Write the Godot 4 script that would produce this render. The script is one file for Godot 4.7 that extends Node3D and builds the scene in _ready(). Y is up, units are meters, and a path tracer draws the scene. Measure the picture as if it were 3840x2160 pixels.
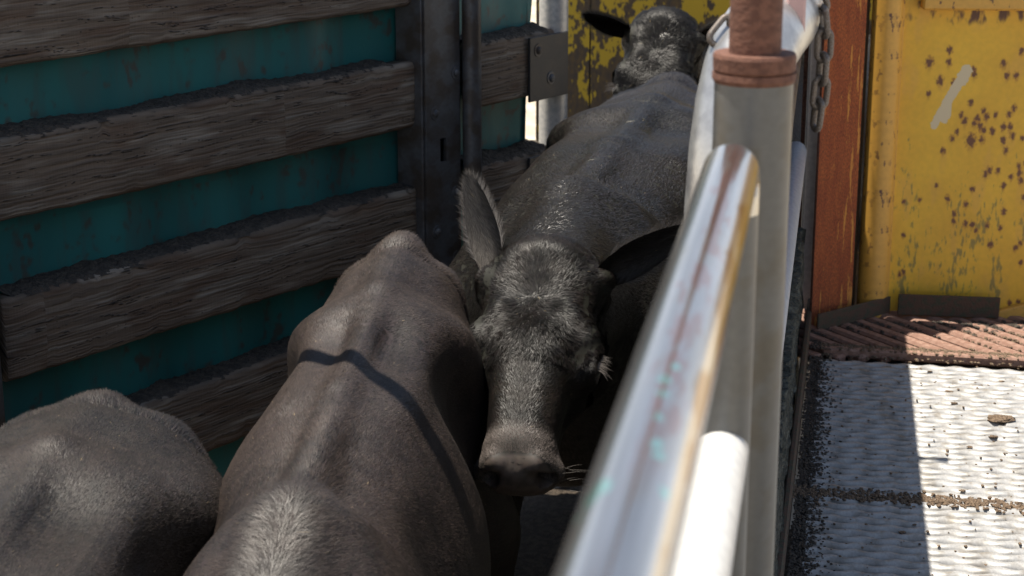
extends Node3D
# Cattle waiting in a timber and steel yard beside a walkway, under a high sun.
# R = metres to the right of the lens, F = metres ahead, Y = metres above the lens.

const LENS_HEIGHT := 2.2
const SUN := Vector3(-0.25, 1.0, -0.07)
var rng := RandomNumberGenerator.new()
var used := {}
var M := {}

func W(r: float, f: float, y: float) -> Vector3:
	return Vector3(r, LENS_HEIGHT + y, -f)

# ---------------------------------------------------------------- bookkeeping
func numbered(called: String) -> String:
	var n: int = used.get(called, 0)
	used[called] = n + 1
	return called if n == 0 else "%s_%03d" % [called, n]

func thing(called: String, label: String, category: String, at := Vector3.ZERO, group := "") -> Node3D:
	var o := Node3D.new()
	o.name = numbered(called)
	add_child(o)
	o.position = at
	o.set_meta("label", label)
	o.set_meta("category", category)
	if group != "":
		o.set_meta("group", group)
	return o

func setting(called: String, mesh: Mesh, m: Material, label := "") -> MeshInstance3D:
	var o := MeshInstance3D.new()
	o.mesh = mesh
	o.material_override = m
	o.name = numbered(called)
	o.set_meta("kind", "structure")
	o.set_meta("label", label)
	o.set_meta("category", called.replace("_", " "))
	add_child(o)
	return o

func part(called: String, mesh: Mesh, m: Material, parent: Node, t := Transform3D.IDENTITY) -> MeshInstance3D:
	var o := MeshInstance3D.new()
	o.mesh = mesh
	o.material_override = m
	o.name = called
	o.transform = t
	parent.add_child(o, true)
	return o

# ---------------------------------------------------------------- shapes
func mesh_of(v: PackedVector3Array, n: PackedVector3Array, idx: PackedInt32Array, uv := PackedVector2Array(), col := PackedColorArray()) -> ArrayMesh:
	# faces run clockwise round their normals
	if n.size() > 0 and idx.size() > 0:
		for t in range(0, idx.size(), 3):
			if (v[idx[t + 2]] - v[idx[t]]).cross(v[idx[t + 1]] - v[idx[t]]).dot(n[idx[t]] + n[idx[t + 1]] + n[idx[t + 2]]) < 0:
				var x := idx[t + 1]; idx[t + 1] = idx[t + 2]; idx[t + 2] = x
	var a := []
	a.resize(Mesh.ARRAY_MAX)
	a[Mesh.ARRAY_VERTEX] = v
	if n.size() > 0: a[Mesh.ARRAY_NORMAL] = n
	if uv.size() > 0: a[Mesh.ARRAY_TEX_UV] = uv
	if col.size() > 0: a[Mesh.ARRAY_COLOR] = col
	if idx.size() > 0: a[Mesh.ARRAY_INDEX] = idx
	var m := ArrayMesh.new()
	m.add_surface_from_arrays(Mesh.PRIMITIVE_TRIANGLES, a)
	return m

# a box with chamfered edges, centred
func box(size: Vector3, c := 0.003) -> ArrayMesh:
	var st := SurfaceTool.new()
	st.begin(Mesh.PRIMITIVE_TRIANGLES)
	st.set_smooth_group(-1)
	var h := size * 0.5
	c = minf(c, minf(h.x, minf(h.y, h.z)) * 0.6)
	var corner := func(s: Vector3, ax: int) -> Vector3:
		var p := Vector3(s.x * (h.x - c), s.y * (h.y - c), s.z * (h.z - c))
		p[ax] = s[ax] * h[ax]
		return p
	var face := func(pts: Array):
		var mid := Vector3.ZERO
		for p in pts: mid += p
		mid /= pts.size()
		var nn: Vector3 = (pts[1] - pts[0]).cross(pts[2] - pts[0])
		if nn.dot(mid) > 0: pts.reverse()
		for k in range(1, pts.size() - 1):
			for q in [pts[0], pts[k], pts[k + 1]]:
				st.set_uv(Vector2(q.x + q.z, -q.y))
				st.add_vertex(q)
	for ax in 3:
		var b := (ax + 1) % 3
		var d := (ax + 2) % 3
		for s in [-1.0, 1.0]:
			var pts := []
			for k in [[-1, -1], [1, -1], [1, 1], [-1, 1]]:
				var sg := Vector3.ZERO
				sg[ax] = s; sg[b] = k[0]; sg[d] = k[1]
				pts.append(corner.call(sg, ax))
			face.call(pts)
		for s in [-1.0, 1.0]:
			for t in [-1.0, 1.0]:
				var e := []
				for k in [[-1, b], [1, b], [1, d], [-1, d]]:
					var sg := Vector3.ZERO
					sg[b] = s; sg[d] = t; sg[ax] = k[0]
					e.append(corner.call(sg, k[1]))
				face.call(e)
	for sx in [-1.0, 1.0]:
		for sy in [-1.0, 1.0]:
			for sz in [-1.0, 1.0]:
				var sg := Vector3(sx, sy, sz)
				face.call([corner.call(sg, 0), corner.call(sg, 1), corner.call(sg, 2)])
	st.generate_normals()
	return st.commit()

# a round tube along a path; u runs round it (0 at the top side), v along it in metres
func tube(path: PackedVector3Array, r: float, sides := 20, taper := 1.0, caps := true) -> ArrayMesh:
	var v := PackedVector3Array(); var n := PackedVector3Array(); var uv := PackedVector2Array(); var idx := PackedInt32Array()
	var side := Vector3.ZERO
	var run := 0.0
	for i in path.size():
		var d := (path[mini(i + 1, path.size() - 1)] - path[maxi(i - 1, 0)]).normalized()
		if i == 0:
			var up := Vector3.UP if absf(d.y) < 0.95 else Vector3.BACK
			side = (up - d * up.dot(d)).normalized()
		else:
			side = (side - d * side.dot(d)).normalized()
			run += path[i].distance_to(path[i - 1])
		var other := d.cross(side)
		var rr := r * lerpf(1.0, taper, float(i) / maxi(path.size() - 1, 1))
		for k in sides + 1:
			var a := TAU * k / sides
			var o := side * cos(a) + other * sin(a)
			v.append(path[i] + o * rr); n.append(o); uv.append(Vector2(float(k) / sides, run))
	for i in path.size() - 1:
		for k in sides:
			var a := i * (sides + 1) + k
			var b := a + sides + 1
			idx.append_array([a, a + 1, b, a + 1, b + 1, b])
	if caps:
		for e in [0, path.size() - 1]:
			var d: Vector3 = (path[0] - path[1]).normalized() if e == 0 else (path[e] - path[e - 1]).normalized()
			var c := v.size()
			v.append(path[e]); n.append(d); uv.append(Vector2(0.5, run if e > 0 else 0.0))
			for k in sides + 1:
				v.append(v[e * (sides + 1) + k]); n.append(d); uv.append(uv[e * (sides + 1) + k])
			for k in sides:
				idx.append_array([c, c + 1 + k, c + 2 + k] if e > 0 else [c, c + 2 + k, c + 1 + k])
	return mesh_of(v, n, idx, uv)

func line(a: Vector3, b: Vector3, steps := 1) -> PackedVector3Array:
	var p := PackedVector3Array()
	for i in steps + 1: p.append(a.lerp(b, float(i) / steps))
	return p

# a path through corners, each rounded with the given radius
func bent(pts: Array, radius: float, steps := 8) -> PackedVector3Array:
	var out := PackedVector3Array()
	out.append(pts[0])
	for i in range(1, pts.size() - 1):
		var p: Vector3 = pts[i]
		var a: Vector3 = (pts[i - 1] - p).normalized()
		var b: Vector3 = (pts[i + 1] - p).normalized()
		var cut := radius / tan(acos(clampf(a.dot(b), -1, 1)) * 0.5)
		var q0 := p + a * cut
		var q2 := p + b * cut
		var mid := p + (a + b).normalized() * (radius / sin(acos(clampf(a.dot(b), -1, 1)) * 0.5))
		for k in steps + 1:
			var t := float(k) / steps
			out.append(mid + ((q0 - mid).slerp(q2 - mid, t)))
	out.append(pts[-1])
	return out

# a lathed shape: rings of [radius, y]
func lathe(rings: Array, sides := 20) -> ArrayMesh:
	var st := SurfaceTool.new()
	st.begin(Mesh.PRIMITIVE_TRIANGLES)
	st.set_smooth_group(-1)
	for i in rings.size() - 1:
		for k in sides:
			var q := []
			for e in [[i, k], [i, k + 1], [i + 1, k + 1], [i + 1, k]]:
				var a: float = TAU * e[1] / sides
				q.append(Vector3(cos(a) * rings[e[0]][0], rings[e[0]][1], sin(a) * rings[e[0]][0]))
			for p in [q[0], q[1], q[2], q[0], q[2], q[3]]:
				st.set_uv(Vector2(atan2(p.z, p.x) / TAU, p.y)); st.add_vertex(p)
	st.generate_normals()
	return st.commit()

# an irregular lump
func lump(seed_: int, squash := 0.6) -> ArrayMesh:
	var sp := SphereMesh.new()
	sp.radius = 1.0; sp.height = 2.0; sp.radial_segments = 12; sp.rings = 7
	var a := sp.get_mesh_arrays()
	var fn := FastNoiseLite.new()
	fn.seed = seed_; fn.frequency = 1.1; fn.fractal_octaves = 3
	var v: PackedVector3Array = a[Mesh.ARRAY_VERTEX]
	for i in v.size():
		var p := v[i]
		p *= 0.85 + 0.75 * fn.get_noise_3dv(p)
		p.y *= squash
		v[i] = p
	var st := SurfaceTool.new()
	a[Mesh.ARRAY_VERTEX] = v
	var m := ArrayMesh.new()
	m.add_surface_from_arrays(Mesh.PRIMITIVE_TRIANGLES, a)
	st.create_from(m, 0)
	st.generate_normals()
	return st.commit()

# ---------------------------------------------------------------- surfaces
func tex_of(w: int, h: int, f: Callable) -> ImageTexture:
	var d := PackedByteArray()
	d.resize(w * h * 3)
	var o := 0
	for y in h:
		for x in w:
			var c: Color = f.call(x, y)
			d[o] = int(255.0 * pow(clampf(c.r, 0, 1), 0.4545))
			d[o + 1] = int(255.0 * pow(clampf(c.g, 0, 1), 0.4545))
			d[o + 2] = int(255.0 * pow(clampf(c.b, 0, 1), 0.4545))
			o += 3
	return ImageTexture.create_from_image(Image.create_from_data(w, h, false, Image.FORMAT_RGB8, d))

func grey_of(w: int, h: int, f: Callable) -> ImageTexture:
	var d := PackedByteArray()
	d.resize(w * h)
	var o := 0
	for y in h:
		for x in w:
			d[o] = int(255.0 * clampf(f.call(x, y), 0, 1))
			o += 1
	return ImageTexture.create_from_image(Image.create_from_data(w, h, false, Image.FORMAT_L8, d))

func noise(seed_: int, freq: float, oct := 4, kind := FastNoiseLite.TYPE_SIMPLEX_SMOOTH) -> FastNoiseLite:
	var f := FastNoiseLite.new()
	f.seed = seed_; f.frequency = freq; f.fractal_octaves = oct; f.noise_type = kind
	return f

func C(r: float, g: float, b: float) -> Color:
	return Color(r, g, b)

func mat(color: Color, rough := 0.7, metal := 0.0, tex: Texture2D = null) -> StandardMaterial3D:
	var m := StandardMaterial3D.new()
	m.albedo_color = color.linear_to_srgb() if tex == null else Color.WHITE
	m.albedo_texture = tex
	m.roughness = rough
	m.metallic = metal
	return m

func relief(m: StandardMaterial3D, t: Texture2D, cm: float):
	m.heightmap_enabled = true
	m.heightmap_texture = t
	m.heightmap_scale = cm

func planar(m: StandardMaterial3D, scale_: float):
	m.uv1_triplanar = true
	m.uv1_world_triplanar = true
	m.uv1_scale = Vector3.ONE * scale_

func two_tone(seed_: int, freq: float, a: Color, b: Color, lo: float, hi: float, fine := 0.25, size := 256) -> ImageTexture:
	size = 256
	var n1 := noise(seed_, freq * 2.0, 5).get_seamless_image(size, size).get_data()
	var n2 := noise(seed_ + 7, freq * 14.0, 3).get_seamless_image(size, size).get_data()
	# a ramp of 256 tones by coarse value, scaled by fine value
	var tone := PackedFloat32Array(); tone.resize(768)
	for i in 256:
		var c := a.lerp(b, smoothstep(lo, hi, i / 255.0))
		tone[i * 3] = c.r; tone[i * 3 + 1] = c.g; tone[i * 3 + 2] = c.b
	var out := PackedByteArray(); out.resize(4096)
	for i in 4096: out[i] = int(255.0 * pow(i / 4095.0, 0.4545))
	var d := PackedByteArray(); d.resize(size * size * 3)
	for i in size * size:
		var k := 4095.0 * (1.0 + fine * (n2[i] / 127.5 - 1.0))
		var t := n1[i] * 3
		d[i * 3] = out[mini(int(tone[t] * k), 4095)]
		d[i * 3 + 1] = out[mini(int(tone[t + 1] * k), 4095)]
		d[i * 3 + 2] = out[mini(int(tone[t + 2] * k), 4095)]
	return ImageTexture.create_from_image(Image.create_from_data(size, size, false, Image.FORMAT_RGB8, d))

func make_materials():
	# weathered hardwood, along u
	var g1 := noise(3, 0.02, 5); var g2 := noise(9, 0.05, 4); var g3 := noise(14, 0.012, 3)
	var wood_h := func(x, y) -> float:
		var wob := g3.get_noise_2d(x * 0.4, y) * 4.0
		var c := absf(g1.get_noise_2d(x * 0.09, (y + wob) * 2.6))
		var f := g2.get_noise_2d(x * 0.10, (y + wob) * 3.6)
		var saw := g2.get_noise_2d(x * 5.0 + 900.0, y * 0.35)
		return 0.6 + 0.42 * f + 0.05 * saw - 0.75 * (1.0 - smoothstep(0.0, 0.03, c)) * smoothstep(-0.25, 0.2, g3.get_noise_2d(x * 0.5, y * 4.0))
	var wh := grey_of(1024, 256, wood_h)
	var whi := wh.get_image().get_data()
	var wood_t := tex_of(1024, 256, func(x, y):
		var h: float = whi[y * 1024 + x] / 255.0
		var pale := smoothstep(0.0, 0.45, g3.get_noise_2d(x * 0.35 + 300.0, y * 3.0 + 80.0))
		var c := C(0.155, 0.114, 0.08).lerp(C(0.29, 0.25, 0.20), pale * 0.6)
		c = c.lerp(C(0.105, 0.058, 0.032), smoothstep(0.1, 0.4, g3.get_noise_2d(x * 0.3, y * 1.6 + 500.0)) * 0.6)
		return c * (0.12 + 1.3 * h))
	M.wood = mat(Color.WHITE, 0.85, 0, wood_t)
	M.wood.uv1_scale = Vector3(1.0 / 1.6, 1.0 / 0.4, 1)
	relief(M.wood, wh, 0.55)
	# caked dirt and trodden ground
	var soil_t := two_tone(21, 0.02, C(0.035, 0.028, 0.022), C(0.075, 0.06, 0.045), 0.3, 0.7, 0.5)
	var soil_h := ImageTexture.create_from_image(noise(5, 0.05, 5).get_seamless_image(512, 512))
	M.soil = mat(Color.WHITE, 0.95, 0, soil_t); planar(M.soil, 3.0); relief(M.soil, soil_h, 1.0)
	M.mud = mat(Color.WHITE, 0.9, 0, two_tone(22, 0.02, C(0.035, 0.027, 0.02), C(0.065, 0.05, 0.037), 0.3, 0.7, 0.5)); M.mud.metallic_specular = 0.3; planar(M.mud, 3.0); relief(M.mud, soil_h, 1.0)
	M.dung = mat(Color.WHITE, 0.95, 0, two_tone(41, 0.03, C(0.10, 0.065, 0.04), C(0.24, 0.17, 0.11), 0.3, 0.7, 0.6, 256)); planar(M.dung, 8.0); relief(M.dung, soil_h, 0.6)
	M.ground = mat(Color.WHITE, 0.95, 0, two_tone(51, 0.01, C(0.42, 0.36, 0.27), C(0.52, 0.46, 0.36), 0.3, 0.7, 0.3)); planar(M.ground, 0.5)
	# teal sheet
	var d1 := noise(61, 0.024, 4); var d2 := noise(62, 0.1, 4); var d3 := noise(63, 0.012, 3)
	M.teal = mat(Color.WHITE, 0.5, 0, tex_of(512, 256, func(x, y):
		var c := C(0.011, 0.118, 0.118).lerp(C(0.016, 0.16, 0.155), 0.5 + d3.get_noise_2d(x, y * 0.3))
		var dirt := smoothstep(0.16, 0.42, d1.get_noise_2d(x * 1.2, y) * 0.6 + d2.get_noise_2d(x, y) * 0.5)
		c = c.lerp(C(0.06, 0.05, 0.04), dirt * 0.85)
		return c.lerp(C(0.05, 0.085, 0.08), smoothstep(0.0, 0.5, d1.get_noise_2d(x * 2.5 + 400.0, y * 0.5)) * 0.4)))
	M.teal.uv1_scale = Vector3(0.5, 0.8, 1)
	# steels
	var fine := ImageTexture.create_from_image(noise(71, 0.12, 4).get_seamless_image(256, 256))
	M.dark_steel = mat(Color.WHITE, 0.5, 0.25, two_tone(72, 0.012, C(0.085, 0.09, 0.098), C(0.055, 0.043, 0.035), 0.4, 0.62, 0.25)); planar(M.dark_steel, 1.6); relief(M.dark_steel, fine, 0.03)
	M.plate_steel = mat(Color.WHITE, 0.5, 0.2, two_tone(74, 0.012, C(0.022, 0.023, 0.026), C(0.035, 0.032, 0.03), 0.4, 0.7, 0.2)); planar(M.plate_steel, 2.0)
	M.galv = mat(Color.WHITE, 0.45, 0.35, two_tone(75, 0.03, C(0.42, 0.43, 0.43), C(0.54, 0.54, 0.52), 0.3, 0.7, 0.12)); planar(M.galv, 3.0); relief(M.galv, fine, 0.02)
	M.blue_galv = mat(Color.WHITE, 0.5, 0.3, two_tone(76, 0.03, C(0.33, 0.38, 0.45), C(0.42, 0.46, 0.52), 0.3, 0.7, 0.15)); planar(M.blue_galv, 3.0)
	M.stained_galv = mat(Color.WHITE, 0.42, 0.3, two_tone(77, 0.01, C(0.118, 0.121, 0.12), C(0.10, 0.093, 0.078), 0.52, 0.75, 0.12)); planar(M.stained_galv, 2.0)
	M.rust = mat(Color.WHITE, 0.8, 0.1, two_tone(78, 0.03, C(0.11, 0.045, 0.028), C(0.18, 0.08, 0.05), 0.3, 0.7, 0.3, 256)); planar(M.rust, 5.0); relief(M.rust, fine, 0.08)
	M.rust_dark = mat(Color.WHITE, 0.85, 0.1, two_tone(79, 0.02, C(0.085, 0.048, 0.03), C(0.05, 0.052, 0.03), 0.45, 0.7, 0.35, 256)); planar(M.rust_dark, 4.0); relief(M.rust_dark, fine, 0.1)
	M.rust_floor = mat(Color.WHITE, 0.8, 0.1, two_tone(80, 0.02, C(0.22, 0.12, 0.085), C(0.30, 0.185, 0.14), 0.3, 0.7, 0.3, 256)); planar(M.rust_floor, 4.0); relief(M.rust_floor, fine, 0.1)
	M.tread = mat(Color.WHITE, 0.5, 0.15, two_tone(81, 0.02, C(0.35, 0.35, 0.345), C(0.23, 0.21, 0.18), 0.5, 0.85, 0.3)); planar(M.tread, 2.0); relief(M.tread, fine, 0.03)
	M.chain = mat(Color.WHITE, 0.55, 0.5, two_tone(82, 0.05, C(0.13, 0.10, 0.08), C(0.20, 0.19, 0.18), 0.4, 0.7, 0.3, 256)); planar(M.chain, 10.0)
	M.black = mat(Color.WHITE, 0.75, 0, two_tone(83, 0.03, C(0.012, 0.012, 0.012), C(0.03, 0.028, 0.025), 0.3, 0.7, 0.4, 256)); planar(M.black, 2.0)
	M.pink = mat(C(0.55, 0.36, 0.34), 0.6)
	M.mossy = mat(Color.WHITE, 0.95, 0, two_tone(85, 0.018, C(0.022, 0.026, 0.02), C(0.085, 0.09, 0.075), 0.45, 0.8, 0.8)); planar(M.mossy, 2.2); relief(M.mossy, soil_h, 2.0)
	M.cream = mat(C(0.72, 0.70, 0.62), 0.6)
	make_rail_material()
	make_paint_materials()

# worn rail: u round the pipe from its top, v along it in metres from the near end
func make_rail_material():
	var n1 := noise(91, 0.02, 4); var n2 := noise(92, 0.07, 4)
	var drops := [[0.038, 0.762, 0.02, 0.007], [0.016, 0.733, 0.024, 0.009], [0.02, 0.706, 0.02, 0.007], [0.03, 0.664, 0.017, 0.006],
		[0.05, 0.622, 0.02, 0.008], [0.065, 0.606, 0.02, 0.007], [-0.11, 0.545, 0.03, 0.012], [-0.08, 0.556, 0.034, 0.011], [0.113, 0.564, 0.016, 0.007], [-0.142, 0.528, 0.018, 0.006]]
	var t := tex_of(128, 768, func(x0, y0):
		var x: float = x0 * 2.0
		var y: float = y0 * 1.3333
		var u: float = x / 256.0
		var v: float = y / 1024.0 * 1.7
		if u > 0.5: u -= 1.0
		var c := C(0.52, 0.525, 0.53)
		var old := smoothstep(0.1, 0.5, n1.get_noise_2d(x * 0.6, y * 0.35))
		c = c.lerp(C(0.50, 0.47, 0.42), old * 0.5)
		# bare reddish undercoat where the zinc has worn through, along the upper side facing the walkway
		var red := smoothstep(0.10, 0.34, n2.get_noise_2d(x * 0.55 + 40.0, y * 0.22) + 0.5 - absf(u - 0.03) * 9.0)
		c = c.lerp(C(0.46, 0.24, 0.21), red * 0.5 * smoothstep(0.75, 0.95, v + 0.25))
		# brown staining on the flank
		var gold := smoothstep(0.0, 0.35, n1.get_noise_2d(x * 0.8, y * 0.5 + 300.0) + 0.45 - absf(u - 0.18) * 11.0)
		c = c.lerp(C(0.30, 0.18, 0.07), gold * 0.8)
		c *= 1.0 + 0.3 * n2.get_noise_2d(x * 0.7, y * 0.05)
		for d in drops:
			var e := Vector2((u - d[0]) / d[2], (v - d[1]) / d[3])
			if e.length() + n2.get_noise_2d(x * 3.0, y * 3.0) * 0.4 < 1.0:
				return C(0.45, 0.72, 0.64)
		return c)
	M.rail = mat(Color.WHITE, 0.15, 0.9, t)
	M.rail.uv1_scale = Vector3(1, 1 / 1.7, 1)

# yellow painted steel: chips and runs of rust, a smear of cream paint, dark algae low down. u, v in metres from the panel's lower left corner.
func make_paint_materials():
	var n1 := noise(101, 0.02, 5); var n2 := noise(102, 0.09, 4); var n3 := noise(103, 0.008, 3)
	var w := 384; var h := 576
	var per := 0.00213333            # metres in a pixel
	var im := PackedColorArray(); im.resize(w * h)
	for y in h:
		for x in w:
			var c := C(0.80, 0.48, 0.03).lerp(C(0.70, 0.40, 0.025), 0.5 + n3.get_noise_2d(x, y))
			c = c.lerp(C(0.68, 0.37, 0.07), smoothstep(0.1, 0.5, n1.get_noise_2d(x * 1.4, y * 0.4)) * 0.4)
			c = c * (1.0 + 0.08 * n2.get_noise_2d(x, y))
			var up := (h - y) * per
			# algae: streaky patches on the lower half
			var al := n1.get_noise_2d(x * 1.3 + 50.0, y * 0.3) * 0.7 + n2.get_noise_2d(x * 1.5, y * 0.5 + 70.0) * 0.75
			var zone := 1.0 - smoothstep(0.12, 0.42, absf(up - 0.2) + 0.12 * n3.get_noise_2d(x * 3.0, 5.0))
			c = c.lerp(C(0.19, 0.165, 0.05), smoothstep(0.14, 0.5, al - 0.6 * (1.0 - zone)) * 0.8)
			# rust bleeding under the ledge
			var led := (y - 177) * per + 0.03 * n1.get_noise_2d(x * 2.0, 30.0)
			if y >= 150:
				c = c.lerp(C(0.11, 0.045, 0.02), (1.0 - smoothstep(-0.012, 0.008, led)) * smoothstep(-0.1, 0.3, n1.get_noise_2d(x * 2.2, y * 0.8)))
			im[y * w + x] = c
	# chips where the photograph has them: [x, y] in metres, size in metres
	var chips := []
	for q in [[265, 205, 16], [350, 150, 10], [348, 205, 8], [315, 285, 14], [268, 345, 7], [377, 295, 9], [455, 235, 9], [462, 258, 8], [585, 207, 10], [660, 150, 8], [703, 138, 7], [725, 182, 7], [607, 262, 9], [645, 260, 9], [765, 270, 22],
		[455, 383, 7], [435, 465, 10], [420, 440, 6], [488, 452, 9], [478, 475, 7], [505, 490, 10], [518, 505, 9], [528, 447, 9], [515, 420, 6], [570, 437, 6], [560, 508, 9], [605, 490, 9], [635, 490, 9], [625, 433, 8], [645, 405, 8], [720, 432, 16],
		[468, 553, 24], [515, 550, 9], [385, 543, 7], [405, 513, 6], [350, 600, 7], [610, 550, 10], [650, 530, 8], [627, 596, 8], [692, 540, 5], [750, 512, 6], [765, 455, 7], [740, 615, 7], [718, 650, 7], [728, 660, 9], [687, 665, 6], [560, 685, 9], [542, 705, 8], [597, 688, 7],
		[655, 717, 7], [695, 700, 9], [700, 730, 8], [625, 757, 8], [490, 772, 6], [383, 820, 8], [465, 843, 8], [415, 888, 7], [638, 872, 8], [720, 808, 7], [760, 850, 8], [468, 933, 7], [498, 938, 8], [565, 940, 7], [521, 963, 5], [625, 950, 5], [415, 925, 5], [586, 1030, 8], [700, 1045, 6], [720, 1020, 5], [727, 1110, 6], [345, 600, 5], [195, 990, 5], [330, 755, 4], [258, 825, 4], [190, 838, 4], [760, 918, 7], [205, 1165, 5], [188, 1175, 5], [615, 1328, 5], [695, 1300, 6], [733, 1295, 6]]:
		chips.append([(q[0] / 1.208 * 0.6708 + 2146.6 - 2215.0) / 4570.0 * 5.25, (1360 - q[1]) / 1.208 * 0.6708 / 4570.0 * 5.25, q[2] * 0.55 / 1.208 * 0.6708 / 4570.0 * 5.25 + 0.0032])
	for q in chips:
		var cx := int(q[0] / per); var cy := int(h - q[1] / per); var rad: float = q[2] / per
		for y in range(maxi(cy - int(rad * 2) - 2, 0), mini(cy + int(rad * 5) + 4, h)):
			for x in range(maxi(cx - int(rad * 2) - 2, 0), mini(cx + int(rad * 2) + 3, w)):
				var e := Vector2(x - cx, (y - cy) * 0.72)
				var d := e.length() / rad + n2.get_noise_2d(x * 2.2, y * 1.6) * 0.9
				var k := 1.0 - smoothstep(0.75, 1.1, d)
				var run := (1.0 - smoothstep(0.3, 0.9, absf(e.x) / rad)) * (1.0 - smoothstep(0.0, rad * 4.5, float(y - cy))) if y > cy else 0.0
				var i := y * w + x
				im[i] = im[i].lerp(C(0.38, 0.16, 0.02), maxf(run * 0.7, 0.7 * (1.0 - smoothstep(1.0, 1.9, d)))).lerp(C(0.15, 0.055, 0.022), k)
	# the cream smear with its drips
	var path := []
	for k in 24:
		var t := k / 23.0
		path.append(Vector2(lerpf(428, 302, t), lerpf(235, 480, t) - 10.0 * sin(t * PI)))
	for y in h:
		for x in w:
			var zx := (x * per / 5.25 * 4570.0 + 2215.0 - 2146.6) / 0.6708 * 1.208
			var zy := 1360.0 - (h - y) * per / 5.25 * 4570.0 / 0.6708 * 1.208
			if zx < 265 or zx > 470 or zy < 195 or zy > 540: continue
			var best := 99.0
			for k in 24:
				var p: Vector2 = path[k]
				var dx := zx - p.x
				var dy := zy - p.y
				if dy > 0: dy = maxf(0.0, dy - (64.0 * fposmod(p.x * 0.37, 1.0) if fposmod(p.x, 13.0) < 5.0 and k < 18 else 6.0))
				best = minf(best, Vector2(dx, dy).length() / lerpf(24.0, 17.0, k / 23.0))
			if best + n2.get_noise_2d(x * 1.0, y * 1.0) * 0.3 < 1.0:
				im[y * w + x] = C(0.66, 0.56, 0.36)
	M.panel_paint = mat(Color.WHITE, 0.5, 0, tex_of(w, h, func(x, y): return im[y * w + x]))
	M.panel_paint.uv1_scale = Vector3(1.0 / (w * per), 1.0 / (h * per), 1)
	# plain yellow, a little rust
	M.yellow = mat(Color.WHITE, 0.5, 0, tex_of(256, 256, func(x, y):
		var c := C(0.66, 0.36, 0.06) * (1.0 + 0.1 * n2.get_noise_2d(x, y))
		return c.lerp(C(0.12, 0.05, 0.025), smoothstep(0.38, 0.5, n1.get_noise_2d(x * 3.0, y * 1.4) + 0.25 * n2.get_noise_2d(x * 2.0, y)))))
	planar(M.yellow, 2.0)
	# scaled red rust over orange
	var rh := grey_of(256, 256, func(x, y): return 0.5 + 0.5 * n2.get_noise_2d(x * 2.0, y * 1.2))
	M.red_rust = mat(Color.WHITE, 0.85, 0, tex_of(256, 512, func(x, y):
		var c := C(0.24, 0.052, 0.014).lerp(C(0.33, 0.085, 0.02), 0.5 + 0.9 * n1.get_noise_2d(x, y * 0.6))
		c = c * (1.0 + 0.9 * n2.get_noise_2d(x * 2.4, y * 1.8))
		c = c.lerp(C(0.05, 0.02, 0.012), smoothstep(0.3, 0.5, n2.get_noise_2d(x * 4.0 + 33.0, y * 3.0)))
		var left := smoothstep(0.30, 0.36, n1.get_noise_2d(x * 1.4 + 90.0, y * 0.35) + 0.25 * n2.get_noise_2d(x * 2.0, y) + 0.32 * smoothstep(0.55, 0.8, x / 256.0) + 0.7 * smoothstep(480.0, 505.0, float(y)) - 0.22)
		return c.lerp(C(0.52, 0.22, 0.04), left)))
	M.red_rust.uv1_scale = Vector3(1 / 0.14, 1 / 0.95, 1)
	relief(M.red_rust, rh, 0.15)
	# the far gate: yellow above, flaking to brown
	M.flaking = mat(Color.WHITE, 0.6, 0, tex_of(320, 320, func(x0, y0):
		var x: float = x0 * 1.6
		var y: float = y0 * 1.6
		var f := n1.get_noise_2d(x * 0.8, y * 0.7) + 0.55 * n2.get_noise_2d(x * 0.9, y * 0.9) + 0.5 * n3.get_noise_2d(x * 1.2, y)
		var k := smoothstep(-0.02, 0.03, f * 0.9 + (0.40 - y / 512.0) * 2.0)
		var c := C(0.052, 0.034, 0.026).lerp(C(0.11, 0.065, 0.02), 0.5 + n2.get_noise_2d(x, y))
		return c.lerp(C(0.52, 0.34, 0.012), k)))
	M.flaking.uv1_scale = Vector3(1.0, 1.0 / 1.75, 1)

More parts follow.
